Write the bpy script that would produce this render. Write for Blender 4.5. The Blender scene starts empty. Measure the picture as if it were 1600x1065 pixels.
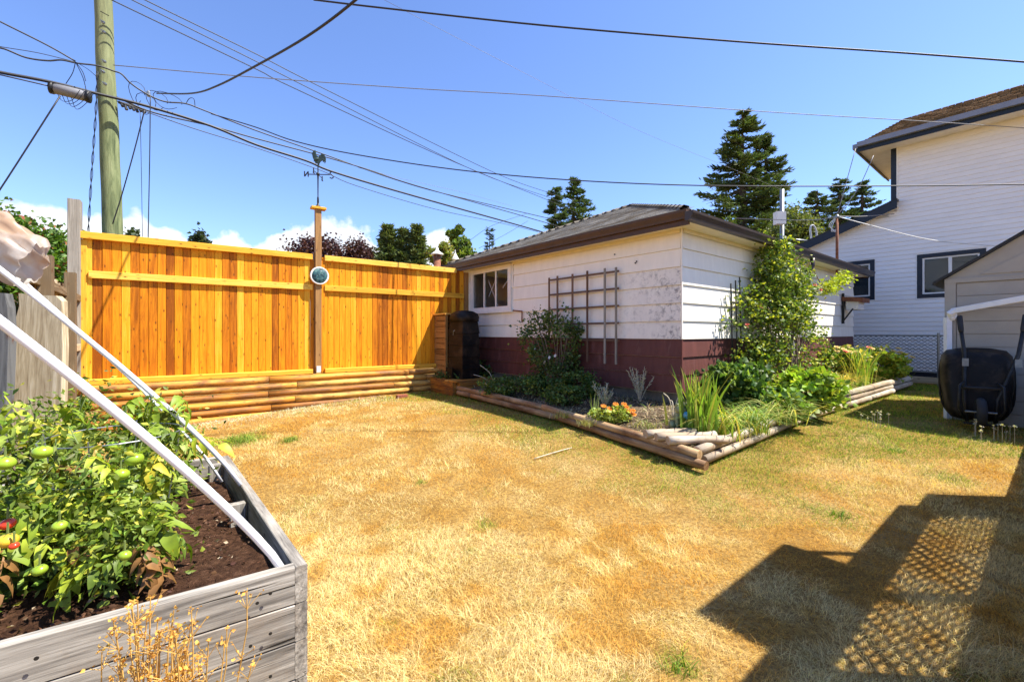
import bpy, math, random
import numpy as np
from mathutils import Vector, Matrix
random.seed(7); rng = np.random.default_rng(7)
S = bpy.context.scene
COL = S.collection
# ------------------------------------------------------------------ camera, light, exposure
CAMH = 1.4; F = 685.0; U0 = 800.0; V0 = 520.0
cam = bpy.data.cameras.new('camera'); co = bpy.data.objects.new('camera', cam); COL.objects.link(co)
co.location = (0, 0, CAMH); co.rotation_euler = (math.radians(90), 0, 0)
cam.sensor_width = 36; cam.lens = 36*F/1600; cam.shift_y = -12.5/1600; cam.clip_end = 5000; cam.clip_start = 0.05
S.camera = co
SUN = Vector((0.64, -0.05, 1.0)).normalized()
sl = bpy.data.lights.new('sun', 'SUN'); sl.energy = 5.0; sl.angle = math.radians(0.5); sl.color = (1.0, 0.94, 0.84)
so = bpy.data.objects.new('sun', sl); COL.objects.link(so)
so.rotation_euler = SUN.to_track_quat('Z', 'Y').to_euler(); so.location = (10, 2, 20)
S.view_settings.view_transform = 'Standard'; S.view_settings.look = 'None'
S.view_settings.exposure = 1.22; S.view_settings.gamma = 1.0; S.view_settings.use_curve_mapping = False
W = bpy.data.worlds.new('World'); S.world = W; W.use_nodes = True
nt = W.node_tree; nt.nodes.clear()
def nn(t, ty, **k):
    n = t.nodes.new(ty)
    for a, b in k.items(): setattr(n, a, b)
    return n
def lk(t, a, b): t.links.new(a, b)
def math_node(t, op, a, b=None, clamp=False):
    n = nn(t, 'ShaderNodeMath', operation=op); n.use_clamp = clamp
    for i, x in enumerate((a, b)):
        if x is None: continue
        if isinstance(x, (int, float)): n.inputs[i].default_value = x
        else: lk(t, x, n.inputs[i])
    return n.outputs[0]
def ramp(t, fac, stops, interp='LINEAR'):
    n = nn(t, 'ShaderNodeValToRGB'); n.color_ramp.interpolation = interp
    el = n.color_ramp.elements
    while len(el) < len(stops): el.new(0.5)
    for e_, (p, c) in zip(el, stops):
        e_.position = p; e_.color = (c[0], c[1], c[2], 1) if not isinstance(c, (int, float)) else (c, c, c, 1)
    lk(t, fac, n.inputs[0]); return n.outputs[0]
def mixc(t, fac, a, b, mode='MIX'):
    n = nn(t, 'ShaderNodeMix', data_type='RGBA', blend_type=mode)
    for i, x in ((0, fac), (6, a), (7, b)):
        if isinstance(x, (int, float)): n.inputs[i].default_value = x
        elif isinstance(x, tuple): n.inputs[i].default_value = (x[0], x[1], x[2], 1)
        else: lk(t, x, n.inputs[i])
    return n.outputs[2]
sky = nn(nt, 'ShaderNodeTexSky', sky_type='NISHITA'); sky.sun_disc = False
sky.sun_elevation = math.asin(SUN.z); sky.sun_rotation = math.atan2(SUN.x, SUN.y)
sky.air_density = 1.0; sky.dust_density = 0.3; sky.ozone_density = 1.6; sky.altitude = 30
tc = nn(nt, 'ShaderNodeTexCoord'); sep = nn(nt, 'ShaderNodeSeparateXYZ'); lk(nt, tc.outputs['Generated'], sep.inputs[0])
az = math_node(nt, 'ARCTAN2', sep.outputs[0], sep.outputs[1])
azn = math_node(nt, 'ADD', math_node(nt, 'MULTIPLY', az, 0.5/math.pi), 0.5)
def azp(u): return math.atan((u-U0)/F)/(2*math.pi)+0.5
def elv(u, v): return (V0-v)/math.sqrt((u-U0)**2+F*F+(V0-v)**2)
prof = [(0, .12), (azp(-80), .17), (azp(60), elv(60, 312)), (azp(150), elv(150, 315)), (azp(255), elv(255, 338)), (azp(330), elv(330, 366)),
        (azp(430), elv(430, 352)), (azp(500), elv(500, 336)), (azp(560), elv(560, 346)), (azp(610), elv(610, 372)), (azp(650), elv(650, 385)),
        (azp(672), elv(672, 352)), (azp(700), elv(700, 356)), (azp(760), elv(760, 396)), (azp(900), .10), (1, .12)]
thr = ramp(nt, azn, prof)
n1 = nn(nt, 'ShaderNodeTexNoise'); n1.inputs['Scale'].default_value = 16; n1.inputs['Detail'].default_value = 7; n1.inputs['Roughness'].default_value = .55
lk(nt, tc.outputs['Generated'], n1.inputs[0])
n2 = nn(nt, 'ShaderNodeTexVoronoi', feature='SMOOTH_F1'); n2.inputs['Scale'].default_value = 26; n2.inputs['Smoothness'].default_value = .4
lk(nt, tc.outputs['Generated'], n2.inputs['Vector'])
sum1 = math_node(nt, 'ADD', thr, math_node(nt, 'MULTIPLY', math_node(nt, 'SUBTRACT', n1.outputs[0], .5), .10))
sum2 = math_node(nt, 'SUBTRACT', sum1, math_node(nt, 'MULTIPLY', n2.outputs['Distance'], .03))
msk = math_node(nt, 'MULTIPLY', math_node(nt, 'SUBTRACT', sum2, math_node(nt, 'SUBTRACT', sep.outputs[2], .008)), 75, clamp=True)
n3 = nn(nt, 'ShaderNodeTexNoise'); n3.inputs['Scale'].default_value = 22; n3.inputs['Detail'].default_value = 5
lk(nt, tc.outputs['Generated'], n3.inputs[0])
ccol = ramp(nt, n3.outputs[0], [(.30, (4.4, 5.0, 6.0)), (.50, (6.2, 6.4, 6.7)), (1, (8, 8, 8))])
# the sky of the photograph is a strong clean blue
skt = mixc(nt, 1.0, sky.outputs[0], (.98, 1.10, 1.45), 'MULTIPLY')
skl = mixc(nt, math_node(nt, 'MULTIPLY', msk, .95), skt, ccol)
bg = nn(nt, 'ShaderNodeBackground'); bg.inputs[1].default_value = 0.085
lk(nt, skl, bg.inputs[0]); wo = nn(nt, 'ShaderNodeOutputWorld'); lk(nt, bg.outputs[0], wo.inputs[0])

# ------------------------------------------------------------------ geometry of the place
def sst(t):
    t = np.clip(t, 0, 1); return t*t*(3-2*t)
def g(x, y): return .18*sst((np.asarray(y, float)-3)/3.5)*sst((np.asarray(x, float)+5.4)/3.2)
def P(u, v, Y): return Vector(((u-U0)/F*Y, Y, CAMH-(v-V0)/F*Y))
def G(u, v):
    Y = 4.0
    for _ in range(40):
        Y = (CAMH-float(g((u-U0)/F*Y, Y)))*F/(v-V0)
    x = (u-U0)/F*Y
    return Vector((x, Y, float(g(x, Y))))
D = Vector((.777, .629, 0)).normalized(); E = Vector((-.629, .777, 0)).normalized()
NR = -E; NL = -D; Z = Vector((0, 0, 1))
GC = Vector((2.31, 5.98, 0))          # garage corner nearest the camera
DF = Vector((.802, .597, 0)).normalized(); NF = Vector((DF.y, -DF.x, 0))
FP = Vector((-5.2, 6.85, 0))          # a point under the new fence

def tag(o, label=None, cat=None, group=None, kind=None):
    if label: o['label'] = label
    if cat: o['category'] = cat
    if group: o['group'] = group
    if kind: o['kind'] = kind
    return o
def thing(name, loc, label, cat, group=None):
    o = bpy.data.objects.new(name, None); COL.objects.link(o); o.location = Vector(loc); o.empty_display_size = .2
    return tag(o, label, cat, group)
class MB:
    def __init__(s): s.v = []; s.f = []
    def box(s, o, a, b, c):
        n = len(s.v); o, a, b, c = map(Vector, (o, a, b, c))
        for i in (0, 1):
            for j in (0, 1):
                for k in (0, 1): s.v.append(o+a*i+b*j+c*k)
        q = [(0, 1, 3, 2), (4, 6, 7, 5), (0, 4, 5, 1), (2, 3, 7, 6), (0, 2, 6, 4), (1, 5, 7, 3)]
        if a.cross(b).dot(c) < 0: q = [tuple(reversed(x)) for x in q]
        s.f += [tuple(n+i for i in x) for x in q]; return s
    def poly(s, pts):
        n = len(s.v); s.v += [Vector(p) for p in pts]; s.f.append(tuple(range(n, n+len(pts)))); return s
    def tube(s, pts, r, n=6, cap=True):
        pts = [Vector(p) for p in pts]; m = len(pts)
        rs = r if isinstance(r, (list, tuple)) else [r]*m
        base = len(s.v); up = None
        for i, p in enumerate(pts):
            t = (pts[min(i+1, m-1)]-pts[max(i-1, 0)])
            if t.length < 1e-9: t = Vector((0, 0, 1))
            t.normalize()
            if up is None: up = t.orthogonal().normalized()
            up = (up-t*up.dot(t))
            if up.length < 1e-6: up = t.orthogonal()
            up.normalize(); sd = t.cross(up)
            for k in range(n):
                a = 2*math.pi*k/n; s.v.append(p+up*(math.cos(a)*rs[i])+sd*(math.sin(a)*rs[i]))
        for i in range(m-1):
            for k in range(n):
                a = base+i*n+k; b = base+i*n+(k+1) % n
                s.f.append((a, b, b+n, a+n))
        if cap:
            s.f.append(tuple(base+k for k in reversed(range(n)))); s.f.append(tuple(base+(m-1)*n+k for k in range(n)))
        return s
    def lathe(s, o, prof, n=16, ax=Z):
        ax = Vector(ax).normalized(); u = ax.orthogonal().normalized(); w = ax.cross(u); base = len(s.v); o = Vector(o)
        for (r, h) in prof:
            for k in range(n):
                a = 2*math.pi*k/n; s.v.append(o+ax*h+(u*math.cos(a)+w*math.sin(a))*r)
        for i in range(len(prof)-1):
            for k in range(n):
                a = base+i*n+k; b = base+i*n+(k+1) % n; s.f.append((a, b, b+n, a+n))
        s.f.append(tuple(base+k for k in reversed(range(n)))); s.f.append(tuple(base+(len(prof)-1)*n+k for k in range(n)))
        return s
    def build(s, name, mat, parent=None, smooth=False, origin=None):
        org = Vector(origin) if origin is not None else (wloc(parent) if parent else Vector((0, 0, 0)))
        me = bpy.data.meshes.new(name); me.from_pydata([tuple(v-org) for v in s.v], [], s.f); me.update()
        if smooth:
            for p in me.polygons: p.use_smooth = True
        me.materials.append(mat)
        o = bpy.data.objects.new(name, me); COL.objects.link(o)
        if parent: o.parent = parent; o.location = org-wloc(parent)
        else: o.location = org
        return o
def wloc(o):
    v = Vector((0, 0, 0))
    while o is not None: v += Vector(o.location); o = o.parent
    return v
_cache = {}
def prism(kind, L, wy, hz, ch, mat, seed=0):
    key = (kind, round(L, 3), round(wy, 3), round(hz, 3), ch, mat.name, seed)
    if key in _cache: return _cache[key]
    R = random.Random(seed)
    if kind == 'beam':
        y, z = wy/2, hz/2; sec = [(-y+ch, -z), (y-ch, -z), (y, -z+ch), (y, z-ch), (y-ch, z), (-y+ch, z), (-y, z-ch), (-y, -z+ch)]; rings = 2
    elif kind == 'log':
        sec = [(wy/2*math.cos(2*math.pi*k/12), hz/2*math.sin(2*math.pi*k/12)) for k in range(12)]; rings = 7
    elif kind == 'lap':     # wedge board: back at y=0, thick lower edge
        sec = [(0, 0), (wy, 0), (wy, .006), (wy*.25, hz), (0, hz)]; rings = 2
    sec = list(sec)
    vs, fs = [], []; n = len(sec)
    for i in range(rings):
        x = L*i/(rings-1); k1 = 1.0; oy = oz = 0
        if kind == 'log': k1 = 1+R.uniform(-.06, .05); oy = R.uniform(-.004, .004); oz = R.uniform(-.004, .004)
        for (a, b) in sec: vs.append((x, a*k1+oy, b*k1+oz))
    for i in range(rings-1):
        for k in range(n):
            a = i*n+k; b = i*n+(k+1) % n; fs.append((a, a+n, b+n, b) if False else (a, b, b+n, a+n))
    fs.append(tuple(reversed(range(n)))); fs.append(tuple((rings-1)*n+k for k in range(n)))
    me = bpy.data.meshes.new(kind); me.from_pydata(vs, [], fs); me.update()
    if kind == 'log':
        for p in me.polygons:
            if len(p.vertices) == 4: p.use_smooth = True
    me.materials.append(mat); _cache[key] = me; return me
def piece(name, parent, mat, p0, xd, zd, L, wy, hz, ch=.004, kind='beam', seed=0):
    me = prism(kind, L, wy, hz, ch, mat, seed)
    o = bpy.data.objects.new(name, me); COL.objects.link(o)
    x = Vector(xd).normalized(); z = Vector(zd); z = (z-x*z.dot(x)).normalized(); y = z.cross(x)
    M = Matrix((x, y, z)).transposed().to_4x4()
    pw = wloc(parent) if parent else Vector((0, 0, 0))
    M.translation = Vector(p0)-pw
    if parent: o.parent = parent
    o.matrix_local = M
    return o

# ------------------------------------------------------------------ materials
def newmat(name):
    m = bpy.data.materials.new(name); m.use_nodes = True; t = m.node_tree
    return m, t, t.nodes['Principled BSDF']
def objvec(t, scale, rnd=True):
    tcn = nn(t, 'ShaderNodeTexCoord'); mp = nn(t, 'ShaderNodeMapping'); mp.inputs['Scale'].default_value = scale
    lk(t, tcn.outputs['Object'], mp.inputs[0])
    if rnd:
        oi = nn(t, 'ShaderNodeObjectInfo'); cx = nn(t, 'ShaderNodeCombineXYZ')
        r = math_node(t, 'MULTIPLY', oi.outputs['Random'], 57.0)
        lk(t, r, cx.inputs[0]); lk(t, math_node(t, 'MULTIPLY', r, 1.7), cx.inputs[1]); lk(t, r, cx.inputs[2])
        ad = nn(t, 'ShaderNodeVectorMath', operation='ADD'); lk(t, mp.outputs[0], ad.inputs[0]); lk(t, cx.outputs[0], ad.inputs[1])
        return ad.outputs[0], oi.outputs['Random']
    return mp.outputs[0], None
def noise(t, vec, sc, det=4, rough=.5, dist=0):
    n = nn(t, 'ShaderNodeTexNoise'); n.inputs['Scale'].default_value = sc; n.inputs['Detail'].default_value = det
    n.inputs['Roughness'].default_value = rough; n.inputs['Distortion'].default_value = dist
    lk(t, vec, n.inputs['Vector']); return n.outputs[0]
def bump(t, bs, h, strength=.3, dist=.01):
    b = nn(t, 'ShaderNodeBump'); b.inputs['Strength'].default_value = strength; b.inputs['Distance'].default_value = dist
    lk(t, h, b.inputs['Height']); lk(t, b.outputs[0], bs.inputs['Normal'])
def wood(name, stops, tone=.35, rough=.6, knots=True, weather=None, knotcol=(.10, .035, .01), spec=.3, bs_=.25):
    """grain along local X; per-piece tone from the object's own random number"""
    m, t, b = newmat(name)
    vec, r = objvec(t, (1.0, 14, 14))
    g1 = noise(t, vec, 1.6, 6, .6, 1.2)
    vec2, _ = objvec(t, (3.0, 90, 90)); g2 = noise(t, vec2, 1.0, 3, .6)
    gr = math_node(t, 'ADD', math_node(t, 'MULTIPLY', g1, .7), math_node(t, 'MULTIPLY', g2, .3))
    gg = math_node(t, 'ADD', gr, math_node(t, 'MULTIPLY', math_node(t, 'SUBTRACT', r, .5), tone))
    c = ramp(t, gg, stops)
    if knots:
        vk, _ = objvec(t, (2.2, 5.5, 5.5)); v = nn(t, 'ShaderNodeTexVoronoi'); v.inputs['Scale'].default_value = 2.9; v.inputs['Randomness'].default_value = 1
        lk(t, vk, v.inputs['Vector'])
        kf = ramp(t, v.outputs['Distance'], [(0, 1), (.07, .95), (.11, .4), (.24, 0)])
        c = mixc(t, kf, c, knotcol)
    if weather:
        vw, _ = objvec(t, (1.2, 3, 3)); w = noise(t, vw, 1.6, 5, .65)
        c = mixc(t, ramp(t, w, [(.42, 0), (.62, .85)]), c, weather)
    lk(t, c, b.inputs['Base Color']); b.inputs['Roughness'].default_value = rough; b.inputs['Specular IOR Level'].default_value = spec
    bump(t, b, gr, bs_, .004); return m
def paint(name, col, var=.08, rough=.55, dirt=None, dirtamt=(.58, .75), vs=(1, 1, 1), sc=6, spec=.4, bmp=.06, metal=0, grain=False):
    m, t, b = newmat(name)
    vec, r = objvec(t, vs)
    n = noise(t, vec, sc, 5, .6)
    lo = tuple(c*(1-var*2) for c in col); hi = tuple(min(1, c*(1+var)) for c in col)
    c = ramp(t, n, [(.3, lo), (.7, hi)])
    if dirt:
        d = noise(t, vec, sc*.6, 8, .7, .4); c = mixc(t, ramp(t, d, [(dirtamt[0], 0), (dirtamt[1], .85)]), c, dirt)
    lk(t, c, b.inputs['Base Color']); b.inputs['Roughness'].default_value = rough; b.inputs['Metallic'].default_value = metal
    b.inputs['Specular IOR Level'].default_value = spec
    bump(t, b, n, bmp, .01)
    return m
M = {}
M['cedar'] = wood('cedar', [(.20, (.26, .070, .006)), (.38, (.50, .155, .008)), (.52, (.68, .245, .010)), (.68, (.78, .33, .015)), (.85, (.82, .44, .045))], .56, .6, bs_=.25, spec=.12)
M['cedar_rail'] = wood('cedar_rail', [(.25, (.58, .26, .02)), (.5, (.78, .42, .045)), (.75, (.86, .55, .11))], .25, .6, spec=.12)
M['post_brown'] = wood('post_brown', [(.3, (.16, .075, .022)), (.6, (.36, .19, .06))], .2, .6)
M['timber'] = wood('timber', [(.25, (.26, .09, .012)), (.5, (.58, .245, .026)), (.75, (.76, .46, .11))], .45, .6, weather=(.16, .07, .025))
def greywood():
    m, t, b = newmat('greywood')
    va, r = objvec(t, (1.6, 16, 16)); vb, _ = objvec(t, (2.2, 60, 60)); vc, _ = objvec(t, (1.0, 34, 34)); vd, _ = objvec(t, (5, 6, 6))
    a = noise(t, va, 1.5, 6, .62, .5); f = noise(t, vb, 1.6, 5, .7, .4); k = noise(t, vc, 1.3, 3, .5, .3); st = noise(t, vd, 1, 6, .65)
    gr = math_node(t, 'ADD', math_node(t, 'MULTIPLY', a, .55), math_node(t, 'MULTIPLY', f, .45))
    gr = math_node(t, 'ADD', gr, math_node(t, 'MULTIPLY', math_node(t, 'SUBTRACT', r, .5), .08))
    c = ramp(t, gr, [(.32, (.05, .045, .038)), (.44, (.16, .145, .125)), (.54, (.29, .265, .225)), (.66, (.46, .43, .375))])
    c = mixc(t, ramp(t, st, [(.50, 0), (.68, .55)]), c, (.22, .17, .12))
    cr = ramp(t, k, [(.30, 1), (.345, 0)]); c = mixc(t, cr, c, (.02, .018, .015))
    vk, _ = objvec(t, (3, 6, 6)); v = nn(t, 'ShaderNodeTexVoronoi'); v.inputs['Scale'].default_value = 1.3; lk(t, vk, v.inputs['Vector'])
    c = mixc(t, ramp(t, v.outputs['Distance'], [(0, .95), (.05, .8), (.08, 0)]), c, (.07, .05, .035))
    lk(t, c, b.inputs['Base Color']); b.inputs['Roughness'].default_value = .88; b.inputs['Specular IOR Level'].default_value = .12
    h = math_node(t, 'SUBTRACT', gr, math_node(t, 'MULTIPLY', cr, .8)); bump(t, b, h, .7, .004); return m
M['greywood'] = greywood()
M['trelliswood'] = wood('trelliswood', [(.3, (.07, .036, .024)), (.6, (.19, .11, .07))], .2, .8, knots=False)
M['oldpost'] = wood('oldpost', [(.3, (.16, .14, .11)), (.6, (.36, .33, .28))], .2, .85, knots=False, spec=.1, bs_=.5)
M['oldfence'] = wood('oldfence', [(.3, (.15, .105, .06)), (.6, (.40, .31, .19)), (.8, (.56, .46, .31))], .5, .85, spec=.1, bs_=.5)
M['slab'] = wood('slab', [(.25, (.22, .16, .09)), (.45, (.45, .37, .24)), (.6, (.62, .55, .41)), (.8, (.72, .68, .58))], .2, .85, knots=False, spec=.1, bs_=.6)
M['slabdark'] = wood('slabdark', [(.3, (.03, .03, .03)), (.6, (.13, .13, .125))], .2, .9, spec=.1, bs_=.8)
M['log'] = wood('log', [(.30, (.22, .18, .13)), (.5, (.46, .40, .31)), (.70, (.62, .57, .48))], .2, .7, weather=(.34, .24, .15), knotcol=(.12, .07, .03), bs_=.4)
M['logbrown'] = wood('logbrown', [(.25, (.20, .11, .05)), (.5, (.42, .27, .13)), (.75, (.56, .42, .25))], .3, .7, weather=(.12, .05, .02), bs_=.4)
M['siding'] = paint('siding_white', (.86, .81, .71), .03, .55, dirt=(.52, .50, .46), dirtamt=(.62, .9), vs=(3, 3, .6), sc=3, bmp=.25)
M['maroon'] = paint('siding_maroon', (.115, .034, .027), .15, .6, dirt=(.30, .14, .13), dirtamt=(.55, .9), vs=(3, 3, .6), sc=4, bmp=.3)
M['soffit'] = paint('soffit_cream', (.78, .70, .50), .05, .6)
M['trim'] = paint('trim_white', (.80, .77, .71), .05, .5)
M['gutter'] = paint('gutter_brown', (.045, .030, .022), .08, .4)
M['fascia'] = paint('fascia_brown', (.075, .036, .015), .12, .5)
M['concrete'] = paint('concrete', (.15, .13, .10), .2, .9, dirt=(.10, .10, .07), sc=8, bmp=.5)
M['navy'] = paint('navy', (.007, .014, .027), .1, .45)
M['hsiding'] = paint('house_siding', (.84, .81, .77), .03, .5, vs=(1, 1, 1), sc=1.5)
M['hgutter'] = paint('house_gutter', (.22, .24, .29), .06, .4)
M['black'] = paint('black', (.012, .012, .013), .2, .5)
M['blackplastic'] = paint('black_plastic', (.012, .0095, .008), .25, .5, spec=.18, dirt=(.11, .075, .045), dirtamt=(.5, .9), sc=7)
M['rubber'] = paint('rubber', (.03, .03, .032), .2, .8)
M['steel'] = paint('dark_steel', (.022, .021, .02), .3, .5, metal=.2, dirt=(.10, .06, .035), dirtamt=(.6, .9), sc=20)
M['cable'] = paint('cable', (.018, .018, .022), .1, .5)
M['cablegrey'] = paint('cable_grey', (.20, .20, .21), .1, .5)
M['cablewhite'] = paint('cable_white', (.60, .60, .58), .1, .5)
M['pvc'] = paint('pvc', (.80, .81, .84), .04, .3, dirt=(.55, .53, .48), dirtamt=(.62, .9), sc=12)
M['shed'] = paint('shed_resin', (.37, .335, .285), .05, .6, sc=4, bmp=.2)
M['rust'] = paint('rust', (.23, .085, .04), .25, .8, dirt=(.10, .05, .03), sc=20)
M['galv'] = paint('galvanised', (.26, .28, .29), .12, .4, metal=.7, sc=20)
M['whitebox'] = paint('white_box', (.70, .70, .70), .05, .5)
M['verdigris'] = paint('verdigris', (.10, .19, .17), .35, .7, dirt=(.03, .035, .035), dirtamt=(.5, .7), sc=25, bmp=.3)
M['vanegreen'] = paint('vane_green', (.045, .085, .075), .35, .6, dirt=(.015, .018, .018), dirtamt=(.5, .7), sc=25, bmp=.3)
M['iron'] = paint('iron', (.015, .014, .013), .2, .55)
M['tank'] = paint('moss_ceramic', (.30, .33, .16), .25, .5, dirt=(.12, .13, .06), sc=30)
M['blueglass'] = paint('blue_glass', (.05, .28, .42), .15, .08, spec=.8)
M['tomgreen'] = paint('tomato_green', (.26, .38, .025), .12, .25, sc=14, spec=.5)
M['tomred'] = paint('tomato_red', (.62, .045, .012), .12, .22, sc=14, spec=.5)
M['tomyellow'] = paint('tomato_yellow', (.62, .40, .03), .12, .25, sc=14, spec=.5)
M['greenstem'] = paint('green_stem', (.15, .20, .05), .2, .6, sc=30)
M['drystem'] = paint('dry_stem', (.58, .34, .085), .25, .7, sc=30)
M['twig'] = paint('twig', (.22, .16, .11), .25, .8, sc=30)
M['palestem'] = paint('pale_stem', (.55, .48, .36), .2, .8, sc=30)
M['brick'] = paint('brick', (.30, .09, .05), .25, .9, dirt=(.35, .30, .25), sc=30, bmp=.5)
M['bark'] = paint('bark', (.10, .072, .05), .3, .9, vs=(4, 4, 1), sc=6, bmp=.8)
M['orangeflower'] = paint('orange_petal', (.85, .27, .01), .2, .6, sc=40)
M['yellowflower'] = paint('yellow_petal', (.78, .55, .16), .2, .6, sc=40)
M['redflower'] = paint('red_petal', (.72, .12, .07), .2, .6, sc=40)
M['cardboard'] = paint('cardboard', (.42, .22, .09), .1, .8)
M['curtain'] = paint('blind', (.30, .33, .36), .1, .8)
def polemat():
    m, t, b = newmat('treated_pole')
    vec, r = objvec(t, (1, 1, .12)); n = noise(t, vec, 14, 6, .65, .5); n2_ = noise(t, vec, 2.5, 4)
    c = ramp(t, n, [(.30, (.045, .065, .02)), (.5, (.145, .175, .07)), (.72, (.25, .28, .13))])
    c = mixc(t, ramp(t, n2_, [(.45, 0), (.7, .45)]), c, (.26, .25, .12))
    lk(t, c, b.inputs['Base Color']); b.inputs['Roughness'].default_value = .85; bump(t, b, n, .6, .02); return m
M['pole'] = polemat()
def shinglemat(name, stops, moss=None):
    m, t, b = newmat(name)
    at = nn(t, 'ShaderNodeAttribute', attribute_name='Col')
    vec, r = objvec(t, (1, 1, 1), False); n = noise(t, vec, 40, 4, .7); n2_ = noise(t, vec, 1.6, 5, .6)
    c = ramp(t, n, stops); c = mixc(t, .8, c, at.outputs[0], 'MULTIPLY')
    if moss: c = mixc(t, ramp(t, n2_, [(.45, 0), (.62, .8)]), c, moss)
    lk(t, c, b.inputs['Base Color']); b.inputs['Roughness'].default_value = .95; b.inputs['Specular IOR Level'].default_value = .15
    bump(t, b, n, .6, .01); return m
M['shingle'] = shinglemat('shingle_grey', [(.3, (.15, .133, .105)), (.7, (.34, .315, .27))], (.12, .09, .055))
M['mosshingle'] = shinglemat('shingle_mossy', [(.3, (.10, .065, .03)), (.7, (.42, .25, .12))], (.12, .075, .03))
def foliage_mat(name, trans=.35, rough=.5, spec=.35):
    m, t, b = newmat(name)
    at = nn(t, 'ShaderNodeAttribute', attribute_name='Col')
    lk(t, at.outputs[0], b.inputs['Base Color']); b.inputs['Roughness'].default_value = rough; b.inputs['Specular IOR Level'].default_value = spec
    tr = nn(t, 'ShaderNodeBsdfTranslucent'); c2 = mixc(t, 1.0, at.outputs[0], (1.5, 1.55, .55), 'MULTIPLY'); lk(t, c2, tr.inputs[0])
    mx = nn(t, 'ShaderNodeMixShader'); mx.inputs[0].default_value = trans
    lk(t, b.outputs[0], mx.inputs[1]); lk(t, tr.outputs[0], mx.inputs[2]); lk(t, mx.outputs[0], t.nodes['Material Output'].inputs[0]); return m
M['leaf'] = foliage_mat('leaf', .30); M['needle'] = foliage_mat('needle', .15, .7, .15); M['blade'] = foliage_mat('grass_blade', .25, .65, .2)
def plastic_sheet():
    m, t, b = newmat('plastic_sheet'); vec, r = objvec(t, (1, 1, 1)); n = noise(t, vec, 5, 4, .6)
    c = ramp(t, n, [(.40, (.58, .57, .55)), (.62, (.52, .36, .24))]); lk(t, c, b.inputs['Base Color']); b.inputs['Roughness'].default_value = .35
    tr = nn(t, 'ShaderNodeBsdfTranslucent'); lk(t, c, tr.inputs[0]); mx = nn(t, 'ShaderNodeMixShader'); mx.inputs[0].default_value = .45
    lk(t, b.outputs[0], mx.inputs[1]); lk(t, tr.outputs[0], mx.inputs[2]); lk(t, mx.outputs[0], t.nodes['Material Output'].inputs[0]); return m
M['sheet'] = plastic_sheet()
def glass(name, tint=(.02, .03, .035), tr=.6):
    m, t, b = newmat(name); b.inputs['Base Color'].default_value = tint+(1,); b.inputs['Roughness'].default_value = .03
    b.inputs['Specular IOR Level'].default_value = .7
    tb = nn(t, 'ShaderNodeBsdfTransparent'); mx = nn(t, 'ShaderNodeMixShader'); mx.inputs[0].default_value = tr
    lk(t, b.outputs[0], mx.inputs[1]); lk(t, tb.outputs[0], mx.inputs[2]); lk(t, mx.outputs[0], t.nodes['Material Output'].inputs[0]); return m
M['glass'] = glass('window_glass', tr=.78); M['hglass'] = glass('house_glass', tr=.45)
def groundmat():
    m, t, b = newmat('dry_lawn_soil')
    tcn = nn(t, 'ShaderNodeTexCoord'); v = tcn.outputs['Object']
    a = noise(t, v, 1.3, 6, .6); c1 = noise(t, v, 40, 5, .7); 
    c = ramp(t, a, [(.35, (.30, .17, .04)), (.5, (.38, .24, .07)), (.65, (.44, .31, .12))])
    c = mixc(t, ramp(t, c1, [(.42, .75), (.6, 0)]), c, (.16, .09, .03))
    lk(t, c, b.inputs['Base Color']); b.inputs['Roughness'].default_value = .95; b.inputs['Specular IOR Level'].default_value = .05
    bump(t, b, c1, .8, .03); return m
M['ground'] = groundmat()
def soilmat(name, a, bcol, cc):
    m, t, b = newmat(name); tcn = nn(t, 'ShaderNodeTexCoord'); v = tcn.outputs['Object']
    n = noise(t, v, 30, 8, .75, .3); c = ramp(t, n, [(.35, a), (.55, bcol), (.75, cc)])
    lk(t, c, b.inputs['Base Color']); b.inputs['Roughness'].default_value = .95; b.inputs['Specular IOR Level'].default_value = .1
    bump(t, b, n, 1.0, .05); return m
M['soil'] = soilmat('bed_mulch', (.05, .035, .022), (.16, .115, .07), (.34, .27, .18))
M['compost'] = soilmat('compost', (.03, .014, .008), (.10, .048, .026), (.22, .12, .07))
def mosaic():
    m, t, b = newmat('mosaic_blue'); vec, r = objvec(t, (1, 1, 1)); v = nn(t, 'ShaderNodeTexVoronoi'); v.inputs['Scale'].default_value = 45; lk(t, vec, v.inputs['Vector'])
    c = ramp(t, noise(t, v.outputs['Color'], 3, 2), [(.3, (.01, .025, .04)), (.5, (.04, .11, .12)), (.62, (.12, .22, .19)), (.75, (.32, .38, .40))])
    lk(t, c, b.inputs['Base Color']); b.inputs['Roughness'].default_value = .6; b.inputs['Specular IOR Level'].default_value = .2; return m
M['mosaic'] = mosaic()
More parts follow.
